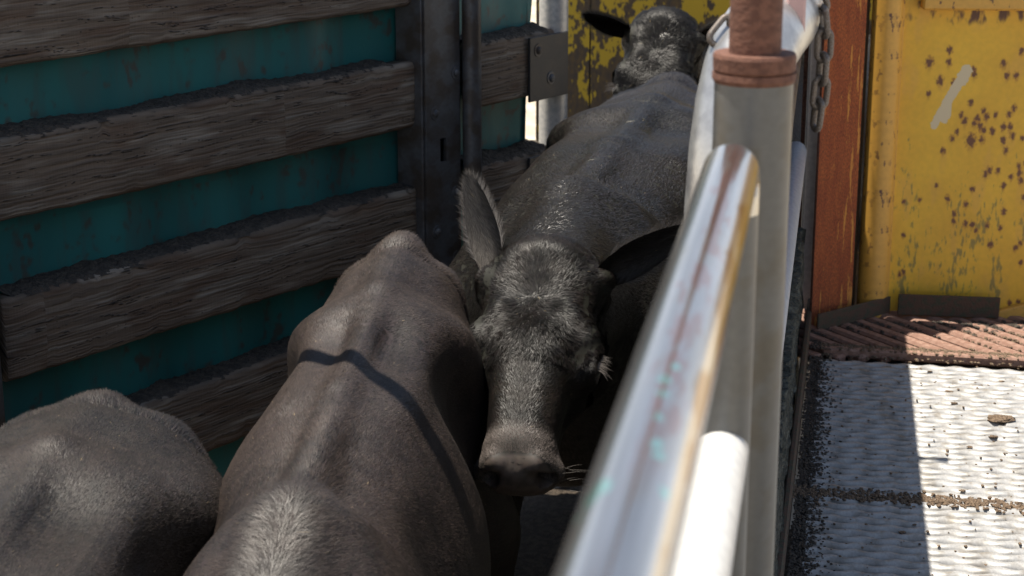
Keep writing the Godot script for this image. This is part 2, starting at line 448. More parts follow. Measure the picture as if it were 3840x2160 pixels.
# ---------------------------------------------------------------- timber
# a weathered plank: x along, y up (its top at 0), z outwards (its face at 0); edges worn unevenly
func plank(length: float, height: float, thick: float, seed_: int) -> ArrayMesh:
	var n := noise(seed_, 1.0, 4)
	var v := PackedVector3Array(); var uv := PackedVector2Array(); var idx := PackedInt32Array()
	var steps := int(length / 0.02)
	var prof := [[0.0, -0.012], [-0.004, -0.004], [-0.012, 0.0], [-0.35, 0.0], [-0.65, 0.0], [-0.988, 0.0], [-0.996, -0.005], [-1.0, -0.013], [-1.0, -0.5], [-0.5, -1.0], [0.0, -1.0]]
	var cnt := prof.size()
	for i in steps + 1:
		var x := length * i / steps
		for k in cnt:
			var y: float = prof[k][0]
			var z: float = prof[k][1]
			y = y * height if (k >= 3 and k <= 5) or k >= 6 else y
			if k == 5: y = -height + 0.012
			if k == 6: y = -height + 0.005
			if k >= 7 and k <= 8: y = -height
			if k >= 8: z = z * thick
			if k == 9: y = -height * 0.5
			var top := 1.0 if y > -height * 0.4 else 0.0
			var wear := n.get_noise_2d(x * 3.0, top * 40.0) * 0.004 + n.get_noise_2d(x * 14.0, top * 40.0) * 0.0028
			y += wear * (1.0 if top == 0.0 else 0.6)
			z += n.get_noise_2d(x * 6.0, y * 30.0) * 0.0025
			if k <= 2 or (k >= 5 and k <= 7): z -= maxf(0.0, n.get_noise_2d(x * 9.0, 80.0 + top * 20.0) - 0.15) * 0.02
			v.append(Vector3(x, y, z))
			uv.append(Vector2(x + seed_ * 0.37, (-y - minf(z, 0)) + seed_ * 0.113))
	for i in steps:
		for k in cnt:
			var a := i * cnt + k
			var b := i * cnt + (k + 1) % cnt
			idx.append_array([a, b, a + cnt, b, b + cnt, a + cnt])
	for e in [0, steps]:
		for k in range(1, cnt - 1):
			var a: int = e * cnt
			idx.append_array([a, a + k + 1, a + k] if e == 0 else [a, a + k, a + k + 1])
	return smooth(v, idx, uv)

func smooth(v: PackedVector3Array, idx: PackedInt32Array, uv := PackedVector2Array()) -> ArrayMesh:
	var n := PackedVector3Array(); n.resize(v.size())
	for t in range(0, idx.size(), 3):
		var f := (v[idx[t + 2]] - v[idx[t]]).cross(v[idx[t + 1]] - v[idx[t]])
		n[idx[t]] += f; n[idx[t + 1]] += f; n[idx[t + 2]] += f
	for i in n.size(): n[i] = n[i].normalized()
	return mesh_of(v, n, idx, uv)

# dirt caked along a ledge: x along, up y, back z
func ledge_dirt(length: float, depth: float, seed_: int, tall := 0.018) -> ArrayMesh:
	var n := noise(seed_, 1.0, 4)
	var v := PackedVector3Array(); var idx := PackedInt32Array()
	var steps := int(length / 0.008); var rows := 8
	for i in steps + 1:
		var x := length * i / steps
		var big := maxf(0.12, 0.45 + 0.7 * n.get_noise_1d(x * 2.5)) + 1.6 * maxf(0.0, n.get_noise_1d(x * 1.7 + 50.0) - 0.25)
		for k in rows + 1:
			var t := float(k) / rows
			var y := tall * big * sin(minf(t * 1.25, 1.0) * PI * 0.5) + n.get_noise_2d(x * 40.0, t * 60.0 * depth * 12.0) * 0.005 + n.get_noise_2d(x * 110.0, t * 30.0) * 0.003
			if k == 0: y = -0.006
			v.append(Vector3(x, y, -t * depth + n.get_noise_2d(x * 30.0, 7.0) * 0.006 * (1.0 - t)))
	for i in steps:
		for k in rows:
			var a := i * (rows + 1) + k
			idx.append_array([a, a + rows + 1, a + 1, a + 1, a + rows + 1, a + rows + 2])
	return smooth(v, idx)

func bolt_head(r := 0.011) -> ArrayMesh:
	return lathe([[r * 1.7, 0.0], [r * 1.65, 0.002], [r, 0.0025], [r * 0.95, 0.006], [r * 0.6, 0.009], [0.0005, 0.0105]], 14)

# a flat plate with a rectangular slot, face outwards at z = 0; x from 0 to w, y from 0 down to -h
func slotted_plate(w: float, h: float, thick: float, slot: Rect2) -> ArrayMesh:
	var st := SurfaceTool.new()
	st.begin(Mesh.PRIMITIVE_TRIANGLES)
	for r in [Rect2(0, 0, w, slot.position.y), Rect2(0, slot.position.y, slot.position.x, slot.size.y), Rect2(slot.end.x, slot.position.y, w - slot.end.x, slot.size.y), Rect2(0, slot.end.y, w, h - slot.end.y)]:
		var b := box(Vector3(r.size.x, r.size.y, thick), 0.0004)
		st.append_from(b, 0, Transform3D(Basis.IDENTITY, Vector3(r.position.x + r.size.x * 0.5, -(r.position.y + r.size.y * 0.5), -thick * 0.5)))
	return st.commit()

func yard_wall():
	# along the wall x, up y, towards the pen z
	var yaw := deg_to_rad(36.5)
	var at := Vector3(-1.102, 0, -3.759)
	var bx := Vector3(sin(yaw), 0, -cos(yaw)); var bz := Vector3(cos(yaw), 0, sin(yaw))
	var turn := Basis(bx, Vector3.UP, bz)
	var fence := thing("timber_fence", "dark weathered timber plank fence with teal sheet behind and steel uprights", "fence", at)
	fence.basis = turn
	var top := [1.815, 1.47, 1.12, 0.775, 0.43]
	var hi := [0.197, 0.182, 0.187, 0.185, 0.185]
	for k in 5:
		var p := part("plank", plank(1.74 if k != 2 else 1.405, hi[k], 0.05, 11 + k * 3), M.wood, fence, Transform3D(Basis.IDENTITY, Vector3(-0.32 if k != 2 else 0.008, top[k], 0)))
		if k > 0:
			var d := part("caked_dirt", ledge_dirt(1.62 if k != 2 else 1.36, 0.085, 30 + k), M.soil, p, Transform3D(Basis.IDENTITY, Vector3(0.03, 0.0, -0.004)))
			d.set_meta("kind", "stuff")
	part("plank", plank(0.3, 0.187, 0.05, 44), M.wood, fence, Transform3D(Basis.IDENTITY, Vector3(-0.32, 1.135, -0.003)))
	# the sheet, gently waved
	var v := PackedVector3Array(); var uv := PackedVector2Array(); var idx := PackedInt32Array()
	var n := noise(7, 1.0, 2)
	for i in 101:
		var x := -0.4 + 2.45 * i / 100.0
		for k in 9:
			var y := 0.1 + 2.05 * k / 8.0
			var xx := x
			if i == 100: xx += 0.02 * n.get_noise_1d(y * 9.0) - 0.035 + 0.05 * smoothstep(1.3, 1.85, y)
			v.append(Vector3(xx, y, -0.085 + 0.012 * sin(x * 19.0) + 0.01 * n.get_noise_2d(x * 3.0, y * 2.0)))
			uv.append(Vector2(xx, -y))
	for i in 100:
		for k in 8:
			var a := i * 9 + k
			idx.append_array([a, a + 1, a + 9, a + 1, a + 10, a + 9])
	var sheet := smooth(v, idx, uv)
	part("backing_sheet", sheet, M.teal, fence)
	# the slotted upright and the pipe beside it
	var up := part("slotted_upright", slotted_plate(0.15, 1.95, 0.012, Rect2(0.062, 0.70, 0.028, 0.066)), M.dark_steel, fence, Transform3D(Basis.IDENTITY, Vector3(1.418, 1.95, 0.03)))
	part("upright_flange", box(Vector3(0.008, 1.95, 0.09), 0.002), M.dark_steel, up, Transform3D(Basis.IDENTITY, Vector3(-0.006, -0.975, -0.05)))
	part("upright_flange", box(Vector3(0.008, 1.95, 0.09), 0.002), M.dark_steel, up, Transform3D(Basis.IDENTITY, Vector3(0.156, -0.975, -0.05)))
	for q in [[0.131, 0.525], [0.04, 0.626], [0.131, 0.862], [0.043, 0.96], [0.131, 1.05]]:
		part("bolt", bolt_head(), M.dark_steel, up, Transform3D(Basis(Vector3.RIGHT, PI / 2), Vector3(q[0], -q[1], 0.0005)))
	part("pipe_upright", tube(line(Vector3(1.604, 0, 0.045), Vector3(1.604, 2.0, 0.045)), 0.027, 24), M.dark_steel, fence)
	# the post at the other end, which carries the overhead tie
	part("end_upright", box(Vector3(0.09, 2.75, 0.08), 0.004), M.dark_steel, fence, Transform3D(Basis.IDENTITY, Vector3(-0.115, 1.375, 0.042)))
	# the short bay beyond the pipe, with bolted plates
	var top2 := [1.845, 1.487, 1.13, 0.79, 0.44]
	for k in range(1, 5):
		var p := part("plank", plank(0.40, 0.186, 0.05, 51 + k * 3), M.wood, fence, Transform3D(Basis.IDENTITY, Vector3(1.665, top2[k], 0.0)))
		var d := part("caked_dirt", ledge_dirt(0.37, 0.085, 60 + k, 0.022), M.soil, p, Transform3D(Basis.IDENTITY, Vector3(0.01, 0.0, -0.004)))
		d.set_meta("kind", "stuff")
		var pl := part("joint_plate", box(Vector3(0.196, 0.19, 0.009), 0.0015), M.plate_steel, fence, Transform3D(Basis.IDENTITY, Vector3(2.023, top2[k] - 0.105, 0.008)))
		for q in [[-0.058, 0.055], [0.008, -0.035]]:
			part("bolt", bolt_head(0.012), M.dark_steel, pl, Transform3D(Basis(Vector3.RIGHT, PI / 2), Vector3(q[0], q[1], 0.0048)))
	part("round_post", tube(line(Vector3(2.135, 0, -0.052), Vector3(2.135, 2.1, -0.052)), 0.044, 24), M.galv, fence)
	# overhead tie to the gate post: its shadow crosses the cow's back
	var a := W(0.268, 2.0, 0.35)
	var b: Vector3 = at + turn * Vector3(-0.115, 0, 0.042); b.y = LENS_HEIGHT + 0.35
	var tie := thing("overhead_tie_pipe", "steel tie pipe spanning overhead from the gate post to the timber fence", "pipe", Vector3.ZERO)
	part("pipe", tube(line(a, b), 0.022, 16), M.rust, tie)
	part("end_plate", box(Vector3(0.09, 0.09, 0.012), 0.002), M.rust, tie, Transform3D(Basis(Vector3.RIGHT, PI / 2), b + Vector3(0, 0.026, 0)))

# ---------------------------------------------------------------- the steel side
func fence_r(f: float) -> float:
	return 0.262 + 0.18 * (f - 2.0)

func steel_side():
	var gd := Vector3(0.176, 0, -0.984).normalized()      # along the steel fence, away from the lens
	# the near gate: one bent pipe as frame, rails coped to its stile
	var gate := thing("pipe_gate", "polished pipe gate with rounded corner, worn red and spattered with mint paint", "gate", W(0.226, 1.86, -2.2))
	var o := gate.position
	var far := W(0.2305, 1.862, -0.387)
	var near := W(-0.0355, 0.35, -0.387)
	part("frame", tube(bent([near - o, far - o, far - o - Vector3(0, 0.05, 0)], 0.034, 8), 0.029, 32), M.rail, gate)
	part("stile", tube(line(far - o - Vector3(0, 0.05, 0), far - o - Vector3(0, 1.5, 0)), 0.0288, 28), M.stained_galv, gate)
	for y in [-0.70, -1.0, -1.32]:
		var a := Vector3(near.x, LENS_HEIGHT + y, near.z)
		var b := Vector3(far.x, LENS_HEIGHT + y, far.z) - gd * 0.006
		part("rail", tube(line(a - o, b - o), 0.028, 28), M.light_galv, gate)
	part("stile", tube(line(near - o + Vector3(0, -0.02, 0), near - o - Vector3(0, 1.5, 0)), 0.029, 24), M.galv, gate)
	# gate post with a rusty flange and pipe on top
	var post := thing("gate_post", "galvanised round gate post capped with a rusty flange and brown pipe", "post", W(0.272, 2.03, -2.2))
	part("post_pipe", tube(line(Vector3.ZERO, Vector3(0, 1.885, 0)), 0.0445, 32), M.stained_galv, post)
	part("flange", lathe([[0.0, 1.886], [0.044, 1.886], [0.0465, 1.889], [0.047, 1.903], [0.0455, 1.907], [0.0, 1.907]], 32), M.rust, post)
	part("weld_bead", lathe([[0.0446, 1.874], [0.0475, 1.879], [0.0468, 1.8855], [0.04, 1.8856]], 32), M.rust, post)
	part("riser_pipe", tube(line(Vector3(0, 1.907, 0), Vector3(0, 2.57, 0)), 0.0295, 28), M.rust, post)
	# second panel: large white pipe bending down, black sheet, lower rails
	var pan := thing("fence_panel", "black sheeted fence panel under a thick whitewashed pipe that bends down", "fence", W(0.33, 2.4, -2.2))
	o = pan.position
	var way := PackedVector3Array()
	for q in [[0.292, 2.40, -2.1], [0.292, 2.40, -0.66], [0.2935, 2.401, -0.56], [0.298, 2.406, -0.48], [0.306, 2.42, -0.42], [0.319, 2.445, -0.374], [0.335, 2.48, -0.346], [0.354, 2.525, -0.331], [0.375, 2.585, -0.325], [0.396, 2.67, -0.323], [0.408, 2.78, -0.323], [0.42, 2.95, -0.323], [0.455, 3.3, -0.323], [0.779, 5.12, -0.323]]:
		way.append(W(q[0], q[1], q[2]) - o)
	part("thick_frame", tube(way, 0.06, 32), M.white_pipe, pan)
	part("rail", tube(line(W(0.34, 2.47, -1.0) - o, W(0.795, 5.0, -1.0) - o), 0.03, 24), M.blue_galv, pan)
	part("rail", tube(line(W(0.34, 2.47, -0.70) - o, W(0.775, 5.0, -0.70) - o), 0.027, 24), M.dark_steel, pan)
	var mid := (W(fence_r(2.45) - 0.03, 2.45, 0) + W(fence_r(5.15) - 0.03, 5.15, 0)) * 0.5
	var ang := atan2(-gd.x, -gd.z)
	var face := Basis(Vector3.UP, ang)
	part("rubber_sheet", box(Vector3(0.012, 0.84, 2.78), 0.003), M.black, pan, Transform3D(face, Vector3(mid.x, LENS_HEIGHT - 0.80, mid.z) - o))
	# mossy board at its foot
	var board := thing("mossy_board", "thick mossy black timber board along the foot of the steel fence", "board", W(fence_r(3.6), 3.6, -2.2))
	part("board", mossy_slab(2.9, 0.56, 0.05), M.mossy, board, Transform3D(face, Vector3(0.0, 0.70, 0)))
	# slim end post of the panel
	var slim := thing("slim_post", "slim pale grey steel post beside the red rusted plate", "post", W(0.868, 5.16, -2.2))
	part("web", box(Vector3(0.034, 2.1, 0.006), 0.001), M.pale_steel, slim, Transform3D(Basis(Vector3.UP, -0.1), Vector3(0, 1.05, 0)))
	part("lip", box(Vector3(0.006, 2.1, 0.03), 0.001), M.pale_steel, slim, Transform3D(Basis(Vector3.UP, -0.1), Vector3(-0.0205, 1.05, 0.012)))
	part("rusty_strip", box(Vector3(0.012, 1.5, 0.004), 0.001), M.rust, slim, Transform3D(Basis(Vector3.UP, -0.1), Vector3(-0.030, 1.28, 0.002)))
	var latch := thing("latch_bar", "short flat steel latch bar jutting from the thick pipe over the walkway", "bar", W(0.60, 4.0, -0.33))
	part("bar", box(Vector3(0.16, 0.012, 0.028), 0.002), M.rust, latch, Transform3D(face, Vector3(0.03, 0.0, 0)))
	# pale plate standing on the thick pipe
	var tag := thing("latch_plate", "small pale pink painted steel plate standing on the white pipe", "plate", W(0.387, 2.485, -0.338))
	part("plate", box(Vector3(0.026, 0.14, 0.012), 0.003), M.pink, tag, Transform3D(face, Vector3(0.0, 0.06, 0)))
	chain_run()

func mossy_slab(length: float, height: float, thick: float) -> ArrayMesh:
	var n := noise(17, 1.0, 5)
	var v := PackedVector3Array(); var idx := PackedInt32Array()
	var steps := int(length / 0.012)
	var prof := [[-0.5, -0.5], [-0.5, 0.5], [0.0, 0.5], [0.5, 0.5], [0.5, 0.42], [0.5, 0.3], [0.5, 0.2], [0.5, 0.1], [0.5, 0.0], [0.5, -0.1], [0.5, -0.2], [0.5, -0.3], [0.5, -0.42], [0.5, -0.5]]
	for i in steps + 1:
		var z := -length * 0.5 + length * i / steps
		for q in prof:
			var x: float = q[0] * thick
			var y: float = q[1] * height
			if q[0] > 0: x += n.get_noise_2d(z * 12.0, y * 12.0) * 0.016 + n.get_noise_2d(z * 50.0, y * 50.0) * 0.006
			if q[1] > 0.45: y += n.get_noise_2d(z * 9.0, x * 9.0) * 0.02
			v.append(Vector3(x, y, z))
	var c := prof.size()
	for i in steps:
		for k in c:
			var a := i * c + k
			var b := i * c + (k + 1) % c
			idx.append_array([a, a + c, b, b, a + c, b + c])
	return smooth(v, idx)

func chain_link() -> ArrayMesh:
	var p := PackedVector3Array()
	for k in 29:
		var a := TAU * k / 28.0
		var y := 0.011 * signf(cos(a)) if absf(cos(a)) > 0.02 else 0.0
		p.append(Vector3(sin(a) * 0.0105, cos(a) * 0.0105 + y, 0))
	return tube(p, 0.0046, 10, 1.0, false)

func chain_run():
	var chain := thing("hanging_chain", "dark rusty steel chain looped over the white pipe and hanging beside it", "chain", W(0.42, 2.62, -0.3))
	var o := chain.position
	var link := chain_link()
	# over the pipe from the pen side to the walkway side, then hanging in a loop
	var pts := [W(0.272, 2.435, -0.335), W(0.292, 2.445, -0.312), W(0.316, 2.475, -0.292), W(0.342, 2.51, -0.276), W(0.368, 2.54, -0.265), W(0.398, 2.56, -0.265), W(0.425, 2.575, -0.283), W(0.440, 2.585, -0.312), W(0.4445, 2.585, -0.346), W(0.4445, 2.585, -0.380), W(0.4435, 2.585, -0.414), W(0.441, 2.585, -0.448), W(0.4385, 2.585, -0.478)]
	for i in pts.size() - 1:
		var a: Vector3 = pts[i]
		var b: Vector3 = pts[i + 1]
		var d := (b - a).normalized()
		var ref := Vector3(0.3, 0.2, 1).normalized() if i % 2 == 0 else Vector3(1, 0.2, -0.3).normalized()
		var z := (ref - d * ref.dot(d)).normalized()
		part("link", link, M.chain, chain, Transform3D(Basis(d.cross(z), d, z), (a + b) * 0.5 - o))

func yellow_side():
	var base_y := -1.5
	var y0 := LENS_HEIGHT + base_y
	var wall := thing("yellow_steel_wall", "yellow painted steel wall panel chipped with rust and smeared with cream paint", "wall", W(1.08, 5.1, base_y))
	var o := wall.position
	# panel
	var d := Vector3(1, 0, 0.06).normalized()
	var pb := Basis(d, Vector3.UP, d.cross(Vector3.UP))
	var pm := PlaneMesh.new()
	var pv := PackedVector3Array([Vector3(0, 0, 0), Vector3(0.82, 0, 0), Vector3(0.82, 1.2288, 0), Vector3(0, 1.2288, 0)])
	part("panel", quad(pv, [Vector2(0, 1.2288), Vector2(0.82, 1.2288), Vector2(0.82, 0), Vector2(0, 0)]), M.panel_paint, wall, Transform3D(pb, W(1.085, 5.10, base_y) - o))
	part("panel_back", box(Vector3(0.82, 1.3, 0.01), 0.002), M.yellow, wall, Transform3D(pb, W(1.085, 5.10, base_y) - o + pb * Vector3(0.41, 0.65, -0.0075)))
	part("ledge", box(Vector3(0.9, 0.42, 0.05), 0.006), M.yellow, wall, Transform3D(pb, W(1.14, 5.10, base_y) - o + pb * Vector3(0.45, 0.888 + 0.21, 0.026)))
	part("brace", box(Vector3(0.4, 0.10, 0.03), 0.004), M.yellow, wall, Transform3D(pb * Basis(Vector3.BACK, 0.28), W(1.36, 5.10, base_y) - o + pb * Vector3(0.17, 0.0, 0.03)))
	# rounded yellow corner tube
	var e := Vector3(0.819, 0, -0.575)
	var eb := Basis(e, Vector3.UP, e.cross(Vector3.UP))
	var e0 := W(0.852, 4.954, base_y)
	part("corner_tube", tube(line(e0 + e * 0.242 - o, e0 + e * 0.242 - o + Vector3(0, 1.35, 0)), 0.044, 24), M.yellow, wall)
	part("corner_angle", box(Vector3(0.03, 1.35, 0.012), 0.002), M.yellow, wall, Transform3D(pb, W(1.085, 5.085, base_y) - o + Vector3(-0.005, 0.675, 0.0)))
	# red rusted plate and the dark slot behind it
	var rusty := thing("rusted_plate", "tall red rusted steel plate with flaking orange paint at its foot", "plate", e0)
	var rv := PackedVector3Array([Vector3(0, 0, 0), Vector3(0.158, 0, 0), Vector3(0.158, 1.35, 0), Vector3(0, 1.35, 0)])
	part("face", quad(rv, [Vector2(0, 0.95), Vector2(0.14, 0.95), Vector2(0.14, -0.40), Vector2(0, -0.40)]), M.red_rust, rusty, Transform3D(eb, Vector3.ZERO))
	part("plate_back", box(Vector3(0.158, 1.35, 0.008), 0.001), M.rust, rusty, Transform3D(eb, eb * Vector3(0.079, 0.675, -0.006)))
	part("slot_back", box(Vector3(0.06, 1.35, 0.006), 0.001), M.rust_dark, rusty, Transform3D(eb, eb * Vector3(0.19, 0.675, -0.05)))
	# kick strips
	var k1 := thing("kick_strip", "brown steel strip along the foot of the red rusted plate", "strip", W(0.86, 4.94, base_y))
	part("strip", box(Vector3(0.29, 0.05, 0.006), 0.0015), M.rust_dark, k1, Transform3D(eb * Basis(Vector3.BACK, 0.02), eb * Vector3(0.13, 0.03, 0.025)))
	var k2 := thing("kick_strip", "brown upright steel strip at the foot of the yellow panel", "strip", W(1.1, 5.0, base_y))
	part("strip", box(Vector3(0.29, 0.062, 0.008), 0.002), M.rust_dark, k2, Transform3D(pb * Basis(Vector3.BACK, -0.02), Vector3(0.16, 0.04, -0.035)))

func quad(v: PackedVector3Array, uvs: Array) -> ArrayMesh:
	var nn := -(v[1] - v[0]).cross(v[2] - v[0]).normalized() * -1.0
	return mesh_of(v, PackedVector3Array([nn, nn, nn, nn]), PackedInt32Array([0, 2, 1, 0, 3, 2]), PackedVector2Array(uvs))

# one bar of the tread: a strip that twists to and fro along its length
func tread_bar(length: float, phase: float) -> ArrayMesh:
	var v := PackedVector3Array(); var idx := PackedInt32Array()
	var steps := int(length / 0.0055)
	for i in steps + 1:
		var x := length * i / steps
		var s := sin(x / 0.066 * TAU + phase)
		var tw := 0.27 * s
		for q in [[-0.0158, -0.02], [-0.0148, -0.005], [-0.006, 0.003], [0.006, 0.003], [0.0148, -0.005], [0.0158, -0.02]]:
			var z: float = q[0]
			var y: float = q[1]
			v.append(Vector3(x, y + z * sin(tw), z + 0.0012 * s))
	for i in steps:
		for k in 5:
			var a := i * 6 + k
			idx.append_array([a, a + 6, a + 1, a + 1, a + 6, a + 7])
	return smooth(v, idx)

func walkway():
	var y := LENS_HEIGHT - 1.5
	var along := Vector3(0.187, 0, -0.983).normalized()
	var across := Vector3(0.983, 0, 0.187).normalized()
	var turn := Basis(across, Vector3.UP, across.cross(Vector3.UP))
	var deck := box(Vector3(2.5, 0.03, 4.0), 0.002)
	var c := W(0.49, 3.0, -1.5)
	var floor_ := setting("walkway", deck, M.black, "raised walkway floored with pale metal tread bars beside the steel fence")
	floor_.transform = Transform3D(turn, c + across * 1.25 + Vector3(0, -0.03, 0))
	var inv := floor_.transform.affine_inverse()
	var bars := [tread_bar(2.4, 0.0), tread_bar(2.4, 0.9), tread_bar(2.4, 2.0)]
	var start := W(0.42, 2.62, -1.5) - along * 0.70
	for k in 80:
		var p := start + along * (0.035 * k) + across * (0.018 + rng.randf() * 0.008)
		var t := Transform3D(turn * Basis(Vector3.RIGHT, rng.randfn() * 0.02), p)
		part("tread_bar", bars[(k * 2) % 3], M.tread, floor_, inv * t)
	# ribs of the rusty sill beyond the treads
	var rib_dir := Vector3(0.226, 0, 0.37).normalized()
	var rb := Basis(rib_dir.cross(Vector3.UP), Vector3.UP, -rib_dir)
	var rib := box(Vector3(0.036, 0.024, 0.54), 0.008)
	var sill_a := W(0.80, 4.93, -1.5)
	var sill_dir := Vector3(1, 0, 0.02).normalized()
	for k in 26:
		var q := sill_a + sill_dir * (0.062 * k)
		# each rib runs from the wall towards the treads
		part("sill_rib", rib, M.rust_floor, floor_, inv * Transform3D(rb, q - rib_dir * 0.04 + Vector3(-0.09, -0.006 + rng.randf() * 0.003, 0.06)))
	part("sill_edge", box(Vector3(2.2, 0.026, 0.03), 0.005), M.rust_floor, floor_, inv * Transform3D(turn, W(0.845, 4.715, -1.494) + across * 1.1))
	# steel edge bar against the fence
	var edge := tube(line(Vector3(0, 0, 1.7), Vector3(0, 0, -0.95), 1), 0.011, 8)
	part("edge_bar", box(Vector3(0.016, 0.07, 2.55), 0.004), M.rust_dark, floor_, inv * Transform3D(turn, W(0.632, 3.84, -1.487)))
	var yel := thing("yellow_base_rail", "yellow painted steel base rail low between mossy board and walkway", "rail", W(0.80, 4.85, -2.0))
	part("rail", box(Vector3(0.03, 0.4, 0.6), 0.003), M.yellow, yel, Transform3D(turn, Vector3(-0.035, 0.22, 0.1)))

# crumbs and cakes of dirt on the walkway
func dirt_on_walkway():
	var y := LENS_HEIGHT - 1.497
	var crumb := lump(3, 0.55)
	var spots := []
	var edge := func(f): return 0.527 + 0.187 * (f - 3.27)
	for k in 5200:
		var f := rng.randf_range(2.9, 4.95)
		var r: float = edge.call(f) + 0.012 + absf(rng.randfn()) * 0.03
		spots.append([r, f, rng.randf_range(0.0012, 0.004), 0])
	for k in 1700:      # the line of dirt between two tread sections
		var r := rng.randf_range(0.6, 1.6)
		var f := 3.72 - 0.187 * (r - 0.56) + rng.randfn() * 0.017
		spots.append([r, f, rng.randf_range(0.0015, 0.006), 1])
	for k in 3600:      # where the treads meet the rusty sill
		var r := rng.randf_range(0.84, 2.0)
		var f := 4.735 - 0.187 * (r - 0.9) + rng.randfn() * 0.026
		spots.append([r, f, rng.randf_range(0.0015, 0.006), 1])
	for k in 1500:      # along the yellow wall
		var r := rng.randf_range(0.95, 2.0)
		spots.append([r, 5.0 - absf(rng.randfn()) * 0.05, rng.randf_range(0.002, 0.008), 0])
	for k in 900:
		var r := rng.randf_range(1.25, 2.0)
		spots.append([r, 4.9 - absf(rng.randfn()) * 0.1, rng.randf_range(0.002, 0.006), 1])
	for k in 900:      # scattered
		var f := rng.randf_range(2.9, 4.75)
		spots.append([edge.call(f) + rng.randf() * 1.2, f, rng.randf_range(0.001, 0.004), 1])
	for kind in 2:
		var mine := spots.filter(func(s): return s[3] == kind)
		var mm := MultiMesh.new()
		mm.transform_format = MultiMesh.TRANSFORM_3D
		mm.mesh = crumb
		mm.instance_count = mine.size()
		for i in mine.size():
			var s: Array = mine[i]
			var b := Basis(Vector3.UP, rng.randf() * TAU).scaled(Vector3(s[2], s[2] * 0.8, s[2] * rng.randf_range(0.7, 1.8)))
			mm.set_instance_transform(i, Transform3D(b, Vector3(s[0], y + s[2] * 0.2 + (0.014 if absf(s[1] + 0.187 * (s[0] - 0.9) - 4.71) < 0.024 else 0.0), -s[1])))
		var o := MultiMeshInstance3D.new()
		o.multimesh = mm
		o.material_override = M.soil if kind == 0 else M.dung
		o.name = "dark_dirt" if kind == 0 else "dry_dirt"
		o.set_meta("kind", "stuff")
		o.set_meta("label", "dark mossy dirt gathered along the walkway edge" if kind == 0 else "dry brown dirt crumbs strewn over the walkway treads")
		o.set_meta("category", "dirt")
		add_child(o)
	# single cakes, one by one
	var names := ["large flat cake of dry brown dung on the pale treads", "small brown clod of dung on the pale treads"]
	for q in [[2515, 1058, 0.040, 0], [2385, 985, 0.010, 1], [2400, 1015, 0.011, 1], [2500, 1100, 0.013, 1], [2360, 900, 0.022, 1], [2440, 1125, 0.008, 1], [2340, 935, 0.008, 1], [2270, 1340, 0.009, 1], [2520, 960, 0.009, 1], [2420, 1235, 0.009, 1]]:
		var a: float = (q[0] - 1288.0) / 4570.0
		var b: float = (724.5 - q[1]) / 4570.0
		var yy := b * 0.9632 - 0.2689
		var t := -1.497 / yy
		var p := W(a * t, (0.9632 + b * 0.2689) * t, -1.497)
		var cake := thing("dung_cake", names[q[3]], "dung", p, "dung on the walkway")
		part("cake", lump(int(q[0]) + 1, 0.16), M.dung, cake, Transform3D(Basis(Vector3.UP, 0.1 * sin(q[0])).scaled(Vector3(q[2] * 1.0, q[2] * 1.1, q[2] * 0.75)), Vector3(0, q[2] * 0.1, 0)))

func beyond():
	# the flaking gate at the end of the pen
	var gate := thing("flaking_yellow_gate", "sheet steel gate flaking from yellow paint to dark rust behind the cattle", "gate", W(0.1, 6.95, -2.2))
	var d := Vector3(0.97, 0, 0.24).normalized()
	var gb := Basis(d, Vector3.UP, d.cross(Vector3.UP))
	for k in 4:
		var w := 0.2 if k == 0 else 0.62
		var x := [0.0, 0.206, 0.832, 1.458][k] as float
		var v := PackedVector3Array([Vector3(0, 0, 0), Vector3(w, 0, 0), Vector3(w, 1.75, 0), Vector3(0, 1.75, 0)])
		part("sheet", quad(v, [Vector2(x + 0.13, 1.75), Vector2(x + w + 0.13, 1.75), Vector2(x + w + 0.13, 0), Vector2(x + 0.13, 0)]), M.flaking, gate, Transform3D(gb, gb * Vector3(x, 0.25, 0)))
	part("frame_back", box(Vector3(2.1, 1.8, 0.03), 0.003), M.rust_dark, gate, Transform3D(gb, gb * Vector3(1.04, 1.12, -0.02)))
	# seen through the gap: a brown post out on the bright ground
	var bp := thing("brown_post", "short brown rusted pipe post out on the sunlit ground", "post", W(0.24, 7.8, -2.2))
	part("pipe", tube(line(Vector3.ZERO, Vector3(0, 1.39, 0)), 0.045, 16), M.rust, bp)
	part("cap", lathe([[0.045, 1.39], [0.042, 1.405], [0.028, 1.418], [0.0, 1.423]], 16), M.rust, bp)

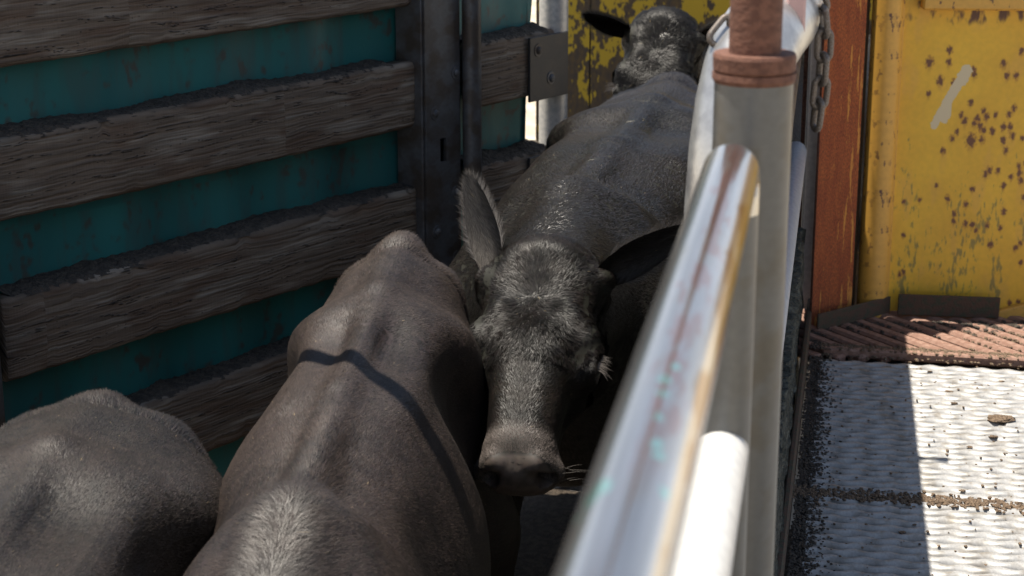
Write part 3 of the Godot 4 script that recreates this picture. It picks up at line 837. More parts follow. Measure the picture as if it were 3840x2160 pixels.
# ---------------------------------------------------------------- cattle
# A body is a field of tapered bones joined smoothly and meshed as surface nets. Local axes: x to the side, y up, z back from the withers.
class Field:
	var a := PackedVector3Array()
	var ba := PackedVector3Array()
	var il := PackedFloat32Array()
	var ra := PackedFloat32Array()
	var rb := PackedFloat32Array()
	var kx := PackedFloat32Array()
	var k := PackedFloat32Array()
	var sym := PackedByteArray()
	var sub := PackedByteArray()
	func add(p: Vector3, r: float, q: Vector3, s: float, kk := 0.05, wide := 1.0, both := false, cut := false):
		p.x *= wide; q.x *= wide
		a.append(p); ba.append(q - p)
		var l := (q - p).length_squared()
		il.append(1.0 / l if l > 1e-9 else 0.0)
		ra.append(r); rb.append(s - r); kx.append(wide); k.append(kk)
		sym.append(1 if both else 0); sub.append(1 if cut else 0)
	func one(i: int, p: Vector3) -> float:
		if sym[i]: p.x = absf(p.x)
		var w := kx[i]
		p.x *= w
		var v := p - a[i]
		var h := clampf(v.dot(ba[i]) * il[i], 0.0, 1.0)
		var d := (v - ba[i] * h).length() - ra[i] - rb[i] * h
		return d / w if w > 1.0 else d
	func near(p: Vector3, reach: float) -> PackedInt32Array:
		var out := PackedInt32Array()
		for i in a.size():
			if one(i, p) < reach: out.append(i)
		return out
	func value(p: Vector3, list: PackedInt32Array) -> float:
		var d := 1.0
		for i in list:
			var e := one(i, p)
			var kk := k[i]
			if sub[i]:
				e = -e
				var h := maxf(kk - absf(d - e), 0.0) / kk
				d = maxf(d, e) + h * h * kk * 0.25
			else:
				var h := maxf(kk - absf(d - e), 0.0) / kk
				d = minf(d, e) - h * h * kk * 0.25
		return d

# surface nets of a field inside a box; returns [points, normals, indices]
func nets(f: Field, lo: Vector3, hi: Vector3, cell: float, keep: Callable) -> Array:
	var B := 4
	var nb := Vector3i(((hi - lo) / (cell * B)).ceil())
	var nx := nb.x * B + 1; var ny := nb.y * B + 1; var nz := nb.z * B + 1
	var g := PackedFloat32Array(); g.resize(nx * ny * nz); g.fill(9.0)
	var blocks := []
	var half := cell * B * 0.5
	var all := PackedInt32Array(range(f.a.size()))
	for bx in nb.x:
		for by in nb.y:
			for bz in nb.z:
				var c := lo + (Vector3(bx, by, bz) * B + Vector3.ONE * (B * 0.5)) * cell
				var list := f.near(c, half * 1.9 + 0.075)
				if list.is_empty(): continue
				var d := f.value(c, list)
				if absf(d) > half * 2.0 + 0.012: continue
				blocks.append(Vector3i(bx, by, bz))
				for i in range(bx * B, bx * B + B + 1):
					for j in range(by * B, by * B + B + 1):
						var o := (i * ny + j) * nz
						for l in range(bz * B, bz * B + B + 1):
							if g[o + l] == 9.0:
								g[o + l] = f.value(lo + Vector3(i, j, l) * cell, list)
	var vid := PackedInt32Array(); vid.resize(nx * ny * nz); vid.fill(-1)
	var v := PackedVector3Array(); var n := PackedVector3Array(); var idx := PackedInt32Array()
	var cells := []
	for b in blocks:
		for i in range(b.x * B, b.x * B + B):
			for j in range(b.y * B, b.y * B + B):
				for l in range(b.z * B, b.z * B + B):
					var o: int = (i * ny + j) * nz + l
					var c0 := g[o]; var c1 := g[o + 1]; var c2 := g[o + nz]; var c3 := g[o + nz + 1]
					var o2 := o + ny * nz
					var c4 := g[o2]; var c5 := g[o2 + 1]; var c6 := g[o2 + nz]; var c7 := g[o2 + nz + 1]
					var neg := int(c0 < 0) + int(c1 < 0) + int(c2 < 0) + int(c3 < 0) + int(c4 < 0) + int(c5 < 0) + int(c6 < 0) + int(c7 < 0)
					if neg == 0 or neg == 8: continue
					var grad := Vector3(c4 + c5 + c6 + c7 - c0 - c1 - c2 - c3, c2 + c3 + c6 + c7 - c0 - c1 - c4 - c5, c1 + c3 + c5 + c7 - c0 - c2 - c4 - c6) * (0.25 / cell)
					var mid := (c0 + c1 + c2 + c3 + c4 + c5 + c6 + c7) * 0.125
					var gl := maxf(grad.length(), 0.2)
					var p := lo + (Vector3(i, j, l) + Vector3.ONE * 0.5) * cell - (grad / gl) * clampf(mid / gl, -cell * 0.7, cell * 0.7)
					if not keep.call(p): continue
					vid[o] = v.size()
					v.append(p); n.append(grad.normalized())
					cells.append(Vector3i(i, j, l))
	for c in cells:
		var o: int = (c.x * ny + c.y) * nz + c.z
		for ax in 3:
			var st := [ny * nz, nz, 1]
			var d: int = st[ax]
			var s1: int = st[(ax + 1) % 3]
			var s2: int = st[(ax + 2) % 3]
			if c[(ax + 1) % 3] == 0 or c[(ax + 2) % 3] == 0: continue
			var g0 := g[o]; var g1 := g[o + d]
			if (g0 < 0) == (g1 < 0): continue
			var q0 := vid[o]; var q1 := vid[o - s1]; var q2 := vid[o - s1 - s2]; var q3 := vid[o - s2]
			if q0 < 0 or q1 < 0 or q2 < 0 or q3 < 0: continue
			if g0 < 0: idx.append_array([q0, q2, q1, q0, q3, q2])
			else: idx.append_array([q0, q1, q2, q0, q2, q3])
	return [v, n, idx]

# bones of the trunk, legs and tail; rump lifts the hindquarters, neck_to is the poll in local axes
func trunk(rump: float, neck_to: Vector3, neck_dir: Vector3, hips: float, knob: float) -> Field:
	var f := Field.new()
	var L := func(x: float, y: float, z: float) -> Vector3: return Vector3(x, y + rump * clampf(z / 1.25, 0, 1.1), z)
	f.add(L.call(0, 0.945, 0.08), 0.305, L.call(0, 0.92, 0.48), 0.345, 0.05, 1.32)
	f.add(L.call(0, 0.92, 0.48), 0.345, L.call(0, 0.975, 0.86), 0.285, 0.05, 1.28 / lerpf(hips, 1.0, 0.4))
	f.add(L.call(0, 0.98, 0.88), 0.21, L.call(0, 1.02, 1.12), 0.165, 0.08, 1.0 / hips)
	f.add(L.call(0, 1.165, 0.84), 0.09, L.call(0, 1.165, 1.12), 0.08, 0.10, 0.64 / hips)
	f.add(L.call(0.08 * hips, 1.185, 0.86), 0.05, L.call(0.168 * hips, 1.155, 0.90), 0.048, 0.10, 1.0, true)
	f.add(L.call(0.105 * hips, 1.05, 1.02), 0.14 * hips, L.call(0.14 * hips, 0.75, 1.06), 0.13, 0.10, 1.0, true)
	f.add(L.call(0.04, 1.19 + knob * 0.5, 1.08), 0.06, L.call(0.085 * hips, 1.17 + knob * 0.5, 1.21), 0.05, 0.10, 1.0, true)
	f.add(L.call(0, 1.252, 0.0), 0.035, L.call(0, 1.266, 0.45), 0.02, 0.035)
	f.add(L.call(0, 1.266, 0.45), 0.02, L.call(0, 1.272, 0.9), 0.02, 0.035)
	f.add(L.call(0, 1.272, 0.9), 0.02, L.call(0, 1.265 + knob, 1.22), 0.028, 0.06)
	# short ribs of the loin, and the hollows before the hips and behind the shoulder blades
	f.add(L.call(0.115 * hips, 1.218, 0.45), 0.02, L.call(0.125 * hips, 1.21, 0.84), 0.024, 0.06, 1.0, true)
	f.add(L.call(0.315 * lerpf(hips, 1.0, 0.5), 1.13, 0.70), 0.085, L.call(0.30 * lerpf(hips, 1.0, 0.5), 1.10, 0.78), 0.085, 0.12, 1.0, true, true)
	f.add(Vector3(0.28, 1.16, 0.20), 0.07, Vector3(0.31, 1.05, 0.18), 0.07, 0.10, 1.0, true, true)
	f.add(Vector3(0.07, 1.22, 0.04), 0.04, Vector3(0.165, 0.97, -0.10), 0.105, 0.045, 1.0, true)
	f.add(Vector3(0.165, 0.95, -0.12), 0.12, Vector3(0.15, 0.72, -0.02), 0.10, 0.06, 1.0, true)
	f.add(Vector3(0, 0.80, -0.1), 0.17, Vector3(0, 0.95, -0.22), 0.13, 0.08)
	var nb := neck_to + neck_dir * 0.11 + Vector3(0, -0.06, 0)
	f.add(Vector3(0, 1.04, 0.0), 0.20, nb, 0.118, 0.08, 1.12)
	f.add(Vector3(0, 1.24, 0.03), 0.04, neck_to + Vector3(0, -0.06, 0), 0.05, 0.07)
	# legs
	f.add(Vector3(0.15, 0.72, -0.02), 0.095, Vector3(0.15, 0.40, -0.05), 0.055, 0.05, 1.0, true)
	f.add(Vector3(0.15, 0.40, -0.05), 0.05, Vector3(0.15, 0.10, -0.03), 0.036, 0.03, 1.0, true)
	f.add(Vector3(0.15, 0.09, -0.04), 0.045, Vector3(0.15, 0.04, -0.06), 0.05, 0.03, 1.0, true)
	f.add(Vector3(0.16, 0.78, 1.04), 0.12, Vector3(0.16, 0.62, 1.12), 0.09, 0.06, 1.0, true)
	f.add(Vector3(0.16, 0.62, 1.12), 0.085, Vector3(0.15, 0.46, 1.27), 0.05, 0.05, 1.0, true)
	f.add(Vector3(0.15, 0.46, 1.27), 0.046, Vector3(0.15, 0.10, 1.21), 0.038, 0.03, 1.0, true)
	f.add(Vector3(0.15, 0.09, 1.20), 0.046, Vector3(0.15, 0.04, 1.18), 0.052, 0.03, 1.0, true)
	# tail
	f.add(L.call(0, 1.255 + knob, 1.17), 0.034, L.call(0, 1.225 + knob, 1.285), 0.03, 0.05)
	f.add(L.call(0, 1.225 + knob, 1.285), 0.03, L.call(0, 0.75, 1.35), 0.02, 0.03)
	f.add(L.call(0, 0.75, 1.35), 0.03, Vector3(0, 0.5, 1.36), 0.035, 0.03)
	return f

# bones of a head: x across, y out of the face, z from the poll to the muzzle
func head_field(neck_at: Vector3) -> Field:
	var f := Field.new()
	f.add(Vector3(0, -0.10, 0.0), 0.085, Vector3(0, -0.085, 0.16), 0.082, 0.03, 0.82)
	f.add(Vector3(0, -0.03, 0.0), 0.034, Vector3(0, -0.03, 0.0), 0.034, 0.035, 0.62)
	f.add(Vector3(0, -0.045, 0.06), 0.045, Vector3(0, -0.048, 0.19), 0.046, 0.03, 0.52)
	f.add(Vector3(0.088, -0.070, 0.18), 0.036, Vector3(0.086, -0.072, 0.23), 0.033, 0.03, 1.0, true)
	f.add(Vector3(0.052, -0.018, 0.125), 0.016, Vector3(0.098, -0.035, 0.165), 0.021, 0.03, 1.0, true)
	f.add(Vector3(0, -0.05, 0.19), 0.052, Vector3(0, -0.037, 0.41), 0.039, 0.035, 0.74)
	f.add(Vector3(0, -0.095, 0.2), 0.068, Vector3(0, -0.078, 0.42), 0.05, 0.035, 0.95)
	f.add(Vector3(0.022, -0.052, 0.435), 0.035, Vector3(0.03, -0.085, 0.438), 0.039, 0.03, 1.0, true)
	f.add(Vector3(0, -0.115, 0.416), 0.044, Vector3(0, -0.062, 0.452), 0.034, 0.025, 0.80)
	f.add(Vector3(0, -0.18, 0.14), 0.055, Vector3(0, -0.158, 0.385), 0.038, 0.035, 0.9)
	f.add(Vector3(0.048, -0.16, 0.11), 0.068, Vector3(0.045, -0.135, 0.22), 0.052, 0.04, 1.0, true)
	f.add(Vector3(0.08, -0.06, 0.03), 0.03, Vector3(0.112, -0.05, 0.012), 0.016, 0.04, 1.0, true)
	f.add(Vector3(0, -0.13, -0.01), 0.115, neck_at, 0.16, 0.06, 1.15)
	# lids and nostril rims, then sockets and nostrils
	f.add(Vector3(0.108, -0.048, 0.192), 0.011, Vector3(0.114, -0.049, 0.230), 0.010, 0.014, 1.0, true)
	f.add(Vector3(0.106, -0.099, 0.20), 0.010, Vector3(0.108, -0.098, 0.23), 0.009, 0.014, 1.0, true)
	f.add(Vector3(0.036, -0.032, 0.456), 0.017, Vector3(0.062, -0.070, 0.450), 0.0175, 0.015, 1.0, true)
	f.add(Vector3(0.124, -0.070, 0.212), 0.021, Vector3(0.124, -0.070, 0.222), 0.021, 0.007, 1.0, true, true)
	f.add(Vector3(0.033, -0.040, 0.484), 0.0095, Vector3(0.051, -0.066, 0.470), 0.0165, 0.006, 1.0, true, true)
	f.add(Vector3(0.052, -0.067, 0.472), 0.015, Vector3(0.043, -0.066, 0.43), 0.012, 0.006, 1.0, true, true)
	return f

# a cupped ear from base to tip, open towards face; returns [points, normals, indices]
func ear(base: Vector3, tip: Vector3, face: Vector3, width: float, curl: float) -> Array:
	var v := PackedVector3Array(); var idx := PackedInt32Array()
	var d := tip - base
	var ln := d.length(); d /= ln
	face = (face - d * face.dot(d)).normalized()
	var s := d.cross(face)
	var rows := 14; var cols := 10
	for shell in 2:
		for i in rows + 1:
			var t := float(i) / rows
			var w := width * (0.22 + 0.78 * sin(minf(t * 1.7, 1.0) * PI * 0.5)) * sqrt(maxf(0.0, 1.0 - pow(t, 3.2))) * (1.0 - 0.35 * t)
			for k in cols + 1:
				var u := float(k) / cols * 2.0 - 1.0
				var cup := -face * (w * 0.3 * (1.0 - u * u)) * (1.0 - 0.55 * t)
				var th := (0.0045 * (1.0 - absf(u)) + 0.0008) * (1.0 if shell == 0 else -1.0)
				v.append(base + d * ln * t + s * (w * u * 0.5 * (1.0 - 0.12 * absf(u))) + cup + face * (th + curl * t * t * ln))
	var per := (rows + 1) * (cols + 1)
	for shell in 2:
		for i in rows:
			for k in cols:
				var a := shell * per + i * (cols + 1) + k
				var b := a + cols + 1
				if shell == 0: idx.append_array([a, b, a + 1, a + 1, b, b + 1])
				else: idx.append_array([a, a + 1, b, a + 1, b + 1, b])
	var n := PackedVector3Array(); n.resize(v.size())
	for t in range(0, idx.size(), 3):
		var fn := (v[idx[t + 2]] - v[idx[t]]).cross(v[idx[t + 1]] - v[idx[t]])
		n[idx[t]] += fn; n[idx[t + 1]] += fn; n[idx[t + 2]] += fn
	var towards := 0.0
	for i in per: towards += n[i].dot(face)
	for i in n.size(): n[i] = n[i].normalized() * (1.0 if towards > 0 else -1.0)
	return [v, n, idx]

# hair: one slim blade per hair, laid along the coat. lay.call(point, normal) gives [direction, length, colour, lift, keep]
var hv := PackedVector3Array()
var hn := PackedVector3Array()
var hc := PackedColorArray()
func grow(v: PackedVector3Array, n: PackedVector3Array, idx: PackedInt32Array, per_m2: float, lay: Callable, width: float, eye: Vector3, spread := 0.75):
	var owed := 0.0
	for t in range(0, idx.size(), 3):
		var a := v[idx[t]]; var b := v[idx[t + 1]]; var c := v[idx[t + 2]]
		var na := n[idx[t]]
		if na.dot((eye - a).normalized()) < -0.3: continue
		# only where it can come into view, with room to step aside
		var view := a - eye
		var depth := -view.z * 0.9632 - view.y * 0.2689
		if absf(view.x) > depth * 0.36 or absf(view.y * 0.9632 - view.z * 0.2689) > depth * 0.24: continue
		var nb := n[idx[t + 1]]; var nc := n[idx[t + 2]]
		var l: Array = lay.call((a + b + c) / 3.0, na)
		if l[4] <= 0.0: continue
		owed += (b - a).cross(c - a).length() * 0.5 * per_m2 * l[4]
		var dir0: Vector3 = l[0]
		var len0: float = l[1]
		var col0: Color = l[2]
		var lift: float = l[3]
		var fan: float = l[5] if l.size() > 5 else spread
		while owed > 0.0:
			owed -= 1.0
			var r1 := rng.randf(); var r2 := rng.randf()
			if r1 + r2 > 1.0: r1 = 1.0 - r1; r2 = 1.0 - r2
			var p := a + (b - a) * r1 + (c - a) * r2
			var nn := (na * (1.0 - r1 - r2) + nb * r1 + nc * r2).normalized()
			var d := dir0 + Vector3(rng.randf() - 0.5, rng.randf() - 0.5, rng.randf() - 0.5) * 0.55
			d = (d - nn * d.dot(nn)).normalized()
			var s := d.cross(nn)
			var ln := len0 * (0.6 + 0.8 * rng.randf())
			var tip := p + (d + nn * lift * (0.3 + 1.4 * rng.randf())) * ln
			var w := width * (0.6 + 0.8 * rng.randf())
			var roll := (rng.randf() - 0.5) * fan
			var hn0 := (nn * cos(roll) + s * sin(roll) - d * lift * 0.7).normalized()
			var k := 0.45 + 1.1 * rng.randf()
			var col := Color(col0.r * k, col0.g * k, col0.b * k)
			if rng.randf() < 0.0003: col = Color(0.30, 0.23, 0.13)
			hv.append(p - s * w - nn * 0.001); hv.append(p + s * w - nn * 0.001); hv.append(tip)
			hn.append(hn0); hn.append(hn0); hn.append(hn0)
			hc.append(col); hc.append(col); hc.append(col)

# a long curved hair of three faces
func strand(p: Vector3, d: Vector3, up: Vector3, ln: float, w: float, col: Color, bend: Vector3):
	var s := d.cross(up).normalized() * w
	var m := p + d * ln * 0.5 + bend * ln * 0.12
	var tip := p + d * ln + bend * ln * 0.45
	for q in [[p - s, p + s, m - s * 0.7], [p + s, m + s * 0.7, m - s * 0.7], [m - s * 0.7, m + s * 0.7, tip]]:
		for x in q:
			hv.append(x); hn.append(up); hc.append(col)

func hair_mesh() -> ArrayMesh:
	# order each blade to agree with its normal
	for i in range(0, hv.size(), 3):
		if (hv[i + 2] - hv[i]).cross(hv[i + 1] - hv[i]).dot(hn[i]) < 0:
			var x := hv[i]; hv[i] = hv[i + 1]; hv[i + 1] = x
	var m := mesh_of(hv, hn, PackedInt32Array(), PackedVector2Array(), hc)
	hv = PackedVector3Array(); hn = PackedVector3Array(); hc = PackedColorArray()
	return m

# a cow. spec: withers, tail (world), rump, poll, muzzle, across (world, from its image-left eye to the other), label, coat, fine, head
func cow(s: Dictionary):
	var t0 := Time.get_ticks_msec()
	var wi: Vector3 = s.withers
	var ta: Vector3 = s.tail
	var zaxis := Vector3(ta.x - wi.x, 0, ta.z - wi.z)
	var length := zaxis.length(); zaxis /= length
	var xaxis := Vector3.UP.cross(zaxis)
	var sy := wi.y / 1.30
	var sz := length / 1.22
	var fat: float = s.get("fat", 1.0)
	var base := Vector3(wi.x, 0, wi.z)
	var to_world := Transform3D(Basis(xaxis * fat, Vector3.UP * sy, zaxis * sz), Vector3.ZERO)   # relative to base
	var inv := to_world.affine_inverse()
	var rump: float = ta.y / sy - 1.29
	# head frame
	var hz: Vector3 = (s.muzzle - s.poll).normalized()
	var hx: Vector3 = s.across
	hx = (hx - hz * hx.dot(hz)).normalized()
	var hy := hz.cross(hx)
	var hs: float = s.muzzle.distance_to(s.poll) / 0.48
	var head_t := Transform3D(Basis(hx * hs * 1.04, hy * hs, hz * hs), s.poll - base)
	var head_inv := head_t.affine_inverse()
	var poll_l: Vector3 = inv * (s.poll - base)
	var neck_dir: Vector3 = (inv.basis * (-hy * 0.9 - hz * 0.15)).normalized()
	var f := trunk(rump, poll_l, neck_dir, s.get("hips", 0.92), s.get("knob", 0.0))
	var root := thing("cow", s.label, "cow", base, s.get("group", ""))
	var detailed: bool = s.get("head", true)
	if not detailed:
		# a plainer head at the body's own grain
		for q in [[Vector3(0, -0.09, 0.03), 0.10, Vector3(0, -0.08, 0.2), 0.09], [Vector3(0, -0.08, 0.2), 0.09, Vector3(0, -0.08, 0.44), 0.06], [Vector3(0.1, -0.06, 0.02), 0.03, Vector3(0.22, -0.06, 0.0), 0.03], [Vector3(-0.1, -0.06, 0.02), 0.03, Vector3(-0.22, -0.06, 0.0), 0.03]]:
			f.add(inv * (head_t * (q[0] as Vector3)), q[1], inv * (head_t * (q[2] as Vector3)), q[3], 0.04)
	var reach := Vector3(0.55, 0.4, 0.5)
	var lo := Vector3(-0.42, -0.02, -0.45).min(poll_l - reach)
	var hi := Vector3(0.42, 1.5, 1.45).max(poll_l + reach)
	lo.y = maxf(lo.y, -0.04)
	var keep := func(p: Vector3) -> bool:
		var q: Vector3 = head_inv * (to_world * p)
		return not detailed or not (q.z > 0.12 and q.y > -0.22 and absf(q.x) < 0.2)
	var body := nets(f, lo, hi, s.get("cell", 0.017), keep)
	var v: PackedVector3Array = body[0]
	var n: PackedVector3Array = body[1]
	var idx: PackedInt32Array = body[2]
	var nt := to_world.basis.inverse().transposed()
	for i in v.size():
		v[i] = to_world * v[i]; n[i] = (nt * n[i]).normalized()
	var eye := W(0, 0, 0) - base
	var patch := noise(s.seed, 3.5, 4)
	var swirl := noise(s.seed + 5, 2.2, 2)
	var coat: Color = s.coat
	var coat2: Color = s.coat2
	var hl: float = s.get("hair", 0.016)
	var ridge: float = s.get("ridge", 0.0)
	var fan_back: float = s.get("spread", 1.0)
	var fan_front: float = s.get("spread_front", fan_back)
	var lay := func(p: Vector3, nn: Vector3) -> Array:
		var q := inv * p
		var flow := zaxis + Vector3.DOWN * 0.35 * (1.0 - nn.y) + xaxis * (q.x / (absf(q.x) + 0.06)) * 0.35
		if q.z < 0.10:      # over the shoulders the coat sweeps sideways and forwards
			flow = zaxis * 0.35 + xaxis * (q.x / (absf(q.x) + 0.05)) * 0.8 + Vector3.DOWN * 0.4
		var sw := swirl.get_noise_3dv(p) * 1.1
		flow = flow.rotated(nn, sw)
		var k := clampf(0.5 + 0.9 * patch.get_noise_3dv(p) + 0.8 * patch.get_noise_3dv(p * 9.0), 0, 1)
		var c := coat.lerp(coat2, k)
		var lh := hl
		var lift := 0.11
		if ridge > 0.0:
			# longer, looser hair on the crest of the neck and the withers
			var r := (1.0 - smoothstep(0.03, 0.10, absf(q.x))) * (1.0 - smoothstep(0.0, 0.42, q.z)) * smoothstep(0.9, 1.2, q.y)
			lh = lerpf(lh, hl * 2.2, r); lift = lerpf(lift, 0.35, r)
		if q.z > 1.12 and q.y > 1.1 + rump: lh *= 1.5; lift = 0.35
		return [flow, lh, c, lift, 1.0 if q.y > 0.55 else 0.15, lerpf(fan_back, fan_front, (1.0 - smoothstep(0.12, 0.3, q.z)) * smoothstep(-0.4, 0.3, nn.y))]
	grow(v, n, idx, s.density, lay, s.get("width", 0.00065), eye, s.get("spread", 1.0))
	var body_hair := hair_mesh()
	var col := PackedColorArray(); col.resize(v.size())
	for i in v.size(): col[i] = coat.lerp(coat2, 0.4) * 0.8
	if detailed:
		var hf := head_field(head_inv * (to_world * (poll_l + neck_dir * 0.32 + Vector3(0, -0.05, 0.05))))
		var hd := nets(hf, Vector3(-0.2, -0.36, -0.085), Vector3(0.2, 0.05, 0.515), s.get("head_cell", 0.005), func(p): return true)
		var v2: PackedVector3Array = hd[0]
		var n2: PackedVector3Array = hd[1]
		var i2: PackedInt32Array = hd[2]
		var local := v2.duplicate()
		var pores := noise(4, 90.0, 3)
		var folds := noise(6, 26.0, 3)
		for i in v2.size():
			var q := local[i]
			# the bare nose pad is lightly cobbled
			var pad := nose_pad(q)
			if pad > 0.3: q += n2[i] * pores.get_noise_3dv(q) * 0.003
			elif q.z < 0.24: q += n2[i] * folds.get_noise_3dv(Vector3(q.x, q.y, q.z * 0.45)) * 0.009 * (0.4 + smoothstep(0.03, 0.09, absf(q.x)))
			v2[i] = head_t * q
			n2[i] = (head_t.basis * n2[i]).normalized()
			var mottle := 1.0 + 0.7 * pores.get_noise_3dv(q * 0.55)
			var lid_light := 1.0 - smoothstep(0.025, 0.032, Vector3(absf(q.x) - 0.118, q.y + 0.070, q.z - 0.217).length())  # lid rims coloured paler: light on their edges painted in
			col.append((coat.lerp(coat2, 0.3) * 0.8).lerp(C(0.085, 0.07, 0.06), lid_light).lerp(s.nose * mottle, pad))
		var hpatch := noise(s.seed + 9, 14.0, 3)
		var hlay := func(p: Vector3, nn: Vector3) -> Array:
			var q := head_inv * p
			var flow := Vector3(q.x / (absf(q.x) + 0.03) * 0.5, 0, -0.6)
			var ln := 0.008
			var lift := 0.22
			if q.z < 0.24:
				var w := Vector3(q.x, 0, q.z - 0.115)
				flow = (w.normalized() + Vector3(0, 0, 0.25)).lerp(Vector3(0.2, 0, 1), 1.0 - smoothstep(0.006, 0.03, w.length()))
				# curls on the forehead, a tuft hanging from the poll
				var r := 1.0 - smoothstep(0.05, 0.12, absf(q.x))
				ln = lerpf(0.009, 0.013, r); lift = lerpf(0.2, 0.28, r)
				flow = flow.rotated(Vector3.UP, swirl.get_noise_3dv(q * 22.0) * 1.1)
			if q.z > 0.40: ln = 0.005; lift = 0.3
			if q.y < -0.16: flow = Vector3(0, -0.4, -0.8)
			var wave := hpatch.get_noise_3dv(q * 6.0)
			flow = flow.rotated(Vector3.UP, wave * 0.5)
			var c := coat.lerp(coat2, clampf(0.3 + hpatch.get_noise_3dv(q) * 1.0, 0, 1))
			if q.z > 0.385: c = c.lerp(s.muzzle_hair, smoothstep(0.385, 0.42, q.z))
			var bare := nose_pad(q)
			var socket := Vector3(absf(q.x) - 0.118, q.y + 0.070, q.z - 0.217).length()
			return [head_t.basis * flow, ln * hs, c, lift, 0.0 if bare > 0.35 or socket < 0.028 else 1.6]
		grow(v2, n2, i2, s.density * 1.5, hlay, s.get("width", 0.00065) * 0.85, eye, 0.75)
		# poll tuft
		for k in s.get("tuft", 2600):
			var x := clampf(rng.randfn() * 0.032, -0.06, 0.06)
			var z := rng.randf_range(-0.03, 0.015)
			var p := head_t * Vector3(x, -0.006 - x * x * 6.0, z)
			var d := head_t.basis * (Vector3(x * 6.0 + rng.randfn() * 0.3, rng.randf_range(0.3, 0.8), 0.9 + rng.randfn() * 0.25)).normalized()
			strand(p, d.normalized(), hy, rng.randf_range(0.02, 0.04), 0.0006, coat2 * rng.randf_range(0.5, 2.2), hz * 0.3 - hy)
		# ears
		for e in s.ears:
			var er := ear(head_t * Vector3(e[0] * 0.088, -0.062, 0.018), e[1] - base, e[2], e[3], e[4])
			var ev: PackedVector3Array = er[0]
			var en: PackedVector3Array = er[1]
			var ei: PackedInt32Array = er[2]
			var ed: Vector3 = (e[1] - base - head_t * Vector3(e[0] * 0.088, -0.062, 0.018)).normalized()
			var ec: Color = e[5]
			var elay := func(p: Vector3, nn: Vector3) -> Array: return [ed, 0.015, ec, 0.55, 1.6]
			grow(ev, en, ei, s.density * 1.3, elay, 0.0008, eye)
			# fringe along both edges, coloured paler to stand for a sunlit rim
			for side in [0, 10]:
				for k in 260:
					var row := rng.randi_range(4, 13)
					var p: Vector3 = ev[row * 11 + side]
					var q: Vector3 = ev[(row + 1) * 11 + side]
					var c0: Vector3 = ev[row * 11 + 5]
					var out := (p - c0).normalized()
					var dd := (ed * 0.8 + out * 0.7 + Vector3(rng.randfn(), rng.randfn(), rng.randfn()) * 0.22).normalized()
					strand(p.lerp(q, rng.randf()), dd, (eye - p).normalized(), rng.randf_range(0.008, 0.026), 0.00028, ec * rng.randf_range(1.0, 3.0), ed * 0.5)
			var off := v.size() + v2.size()
			v2.append_array(ev); n2.append_array(en)
			for i in ei: i2.append(i + off - v.size())
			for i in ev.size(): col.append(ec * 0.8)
		var off2 := v.size()
		v.append_array(v2); n.append_array(n2)
		for i in i2: idx.append(i + off2)
		# eyes and lashes, whiskers
		for sx in [-1.0, 1.0]:
			var ball := SphereMesh.new()
			ball.radius = 0.0205 * hs; ball.height = ball.radius * 2.0; ball.radial_segments = 24; ball.rings = 12
			part("eye", ball, M.eye, root, Transform3D(Basis.IDENTITY, head_t * Vector3(sx * 0.1055, -0.070, 0.217)))
			for k in 46:
				var z := rng.randf_range(0.198, 0.232)
				var p := head_t * Vector3(sx * 0.121, -0.052, z)
				var d := (head_t.basis * Vector3(sx * 1.0, 0.28 + rng.randfn() * 0.22, 0.35 + (z - 0.215) * 14.0 + rng.randfn() * 0.22)).normalized()
				strand(p, d, (eye - p).normalized(), rng.randf_range(0.018, 0.036), 0.0004, C(0.2, 0.18, 0.16), hz * 0.9)
		for k in 12:
			var sx := 1.0 if k % 3 != 0 else -1.0
			var p := head_t * Vector3(sx * rng.randf_range(0.065, 0.085), rng.randf_range(-0.12, -0.06), rng.randf_range(0.40, 0.47))
			var d := (head_t.basis * Vector3(sx, rng.randf_range(-0.5, 0.5), rng.randf_range(-0.35, 0.6))).normalized()
			strand(p, d, (eye - p).normalized(), rng.randf_range(0.025, 0.06), 0.00018, C(0.34, 0.31, 0.28), Vector3.DOWN * 0.35)
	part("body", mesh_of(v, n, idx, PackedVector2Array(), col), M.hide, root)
	part("coat_hair", body_hair, s.get("hair_mat", M.hair), root).set_meta("kind", "stuff")
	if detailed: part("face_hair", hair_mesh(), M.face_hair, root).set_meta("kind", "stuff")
	print(s.label, " ", v.size(), " points, ", Time.get_ticks_msec() - t0, " ms")

func nose_pad(q: Vector3) -> float:
	# bare skin on the front of the muzzle between and under the nostrils
	var t := smoothstep(0.449, 0.455, q.z - absf(q.x) * absf(q.x) * 3.5)
	return t * smoothstep(-0.13, -0.115, q.y)

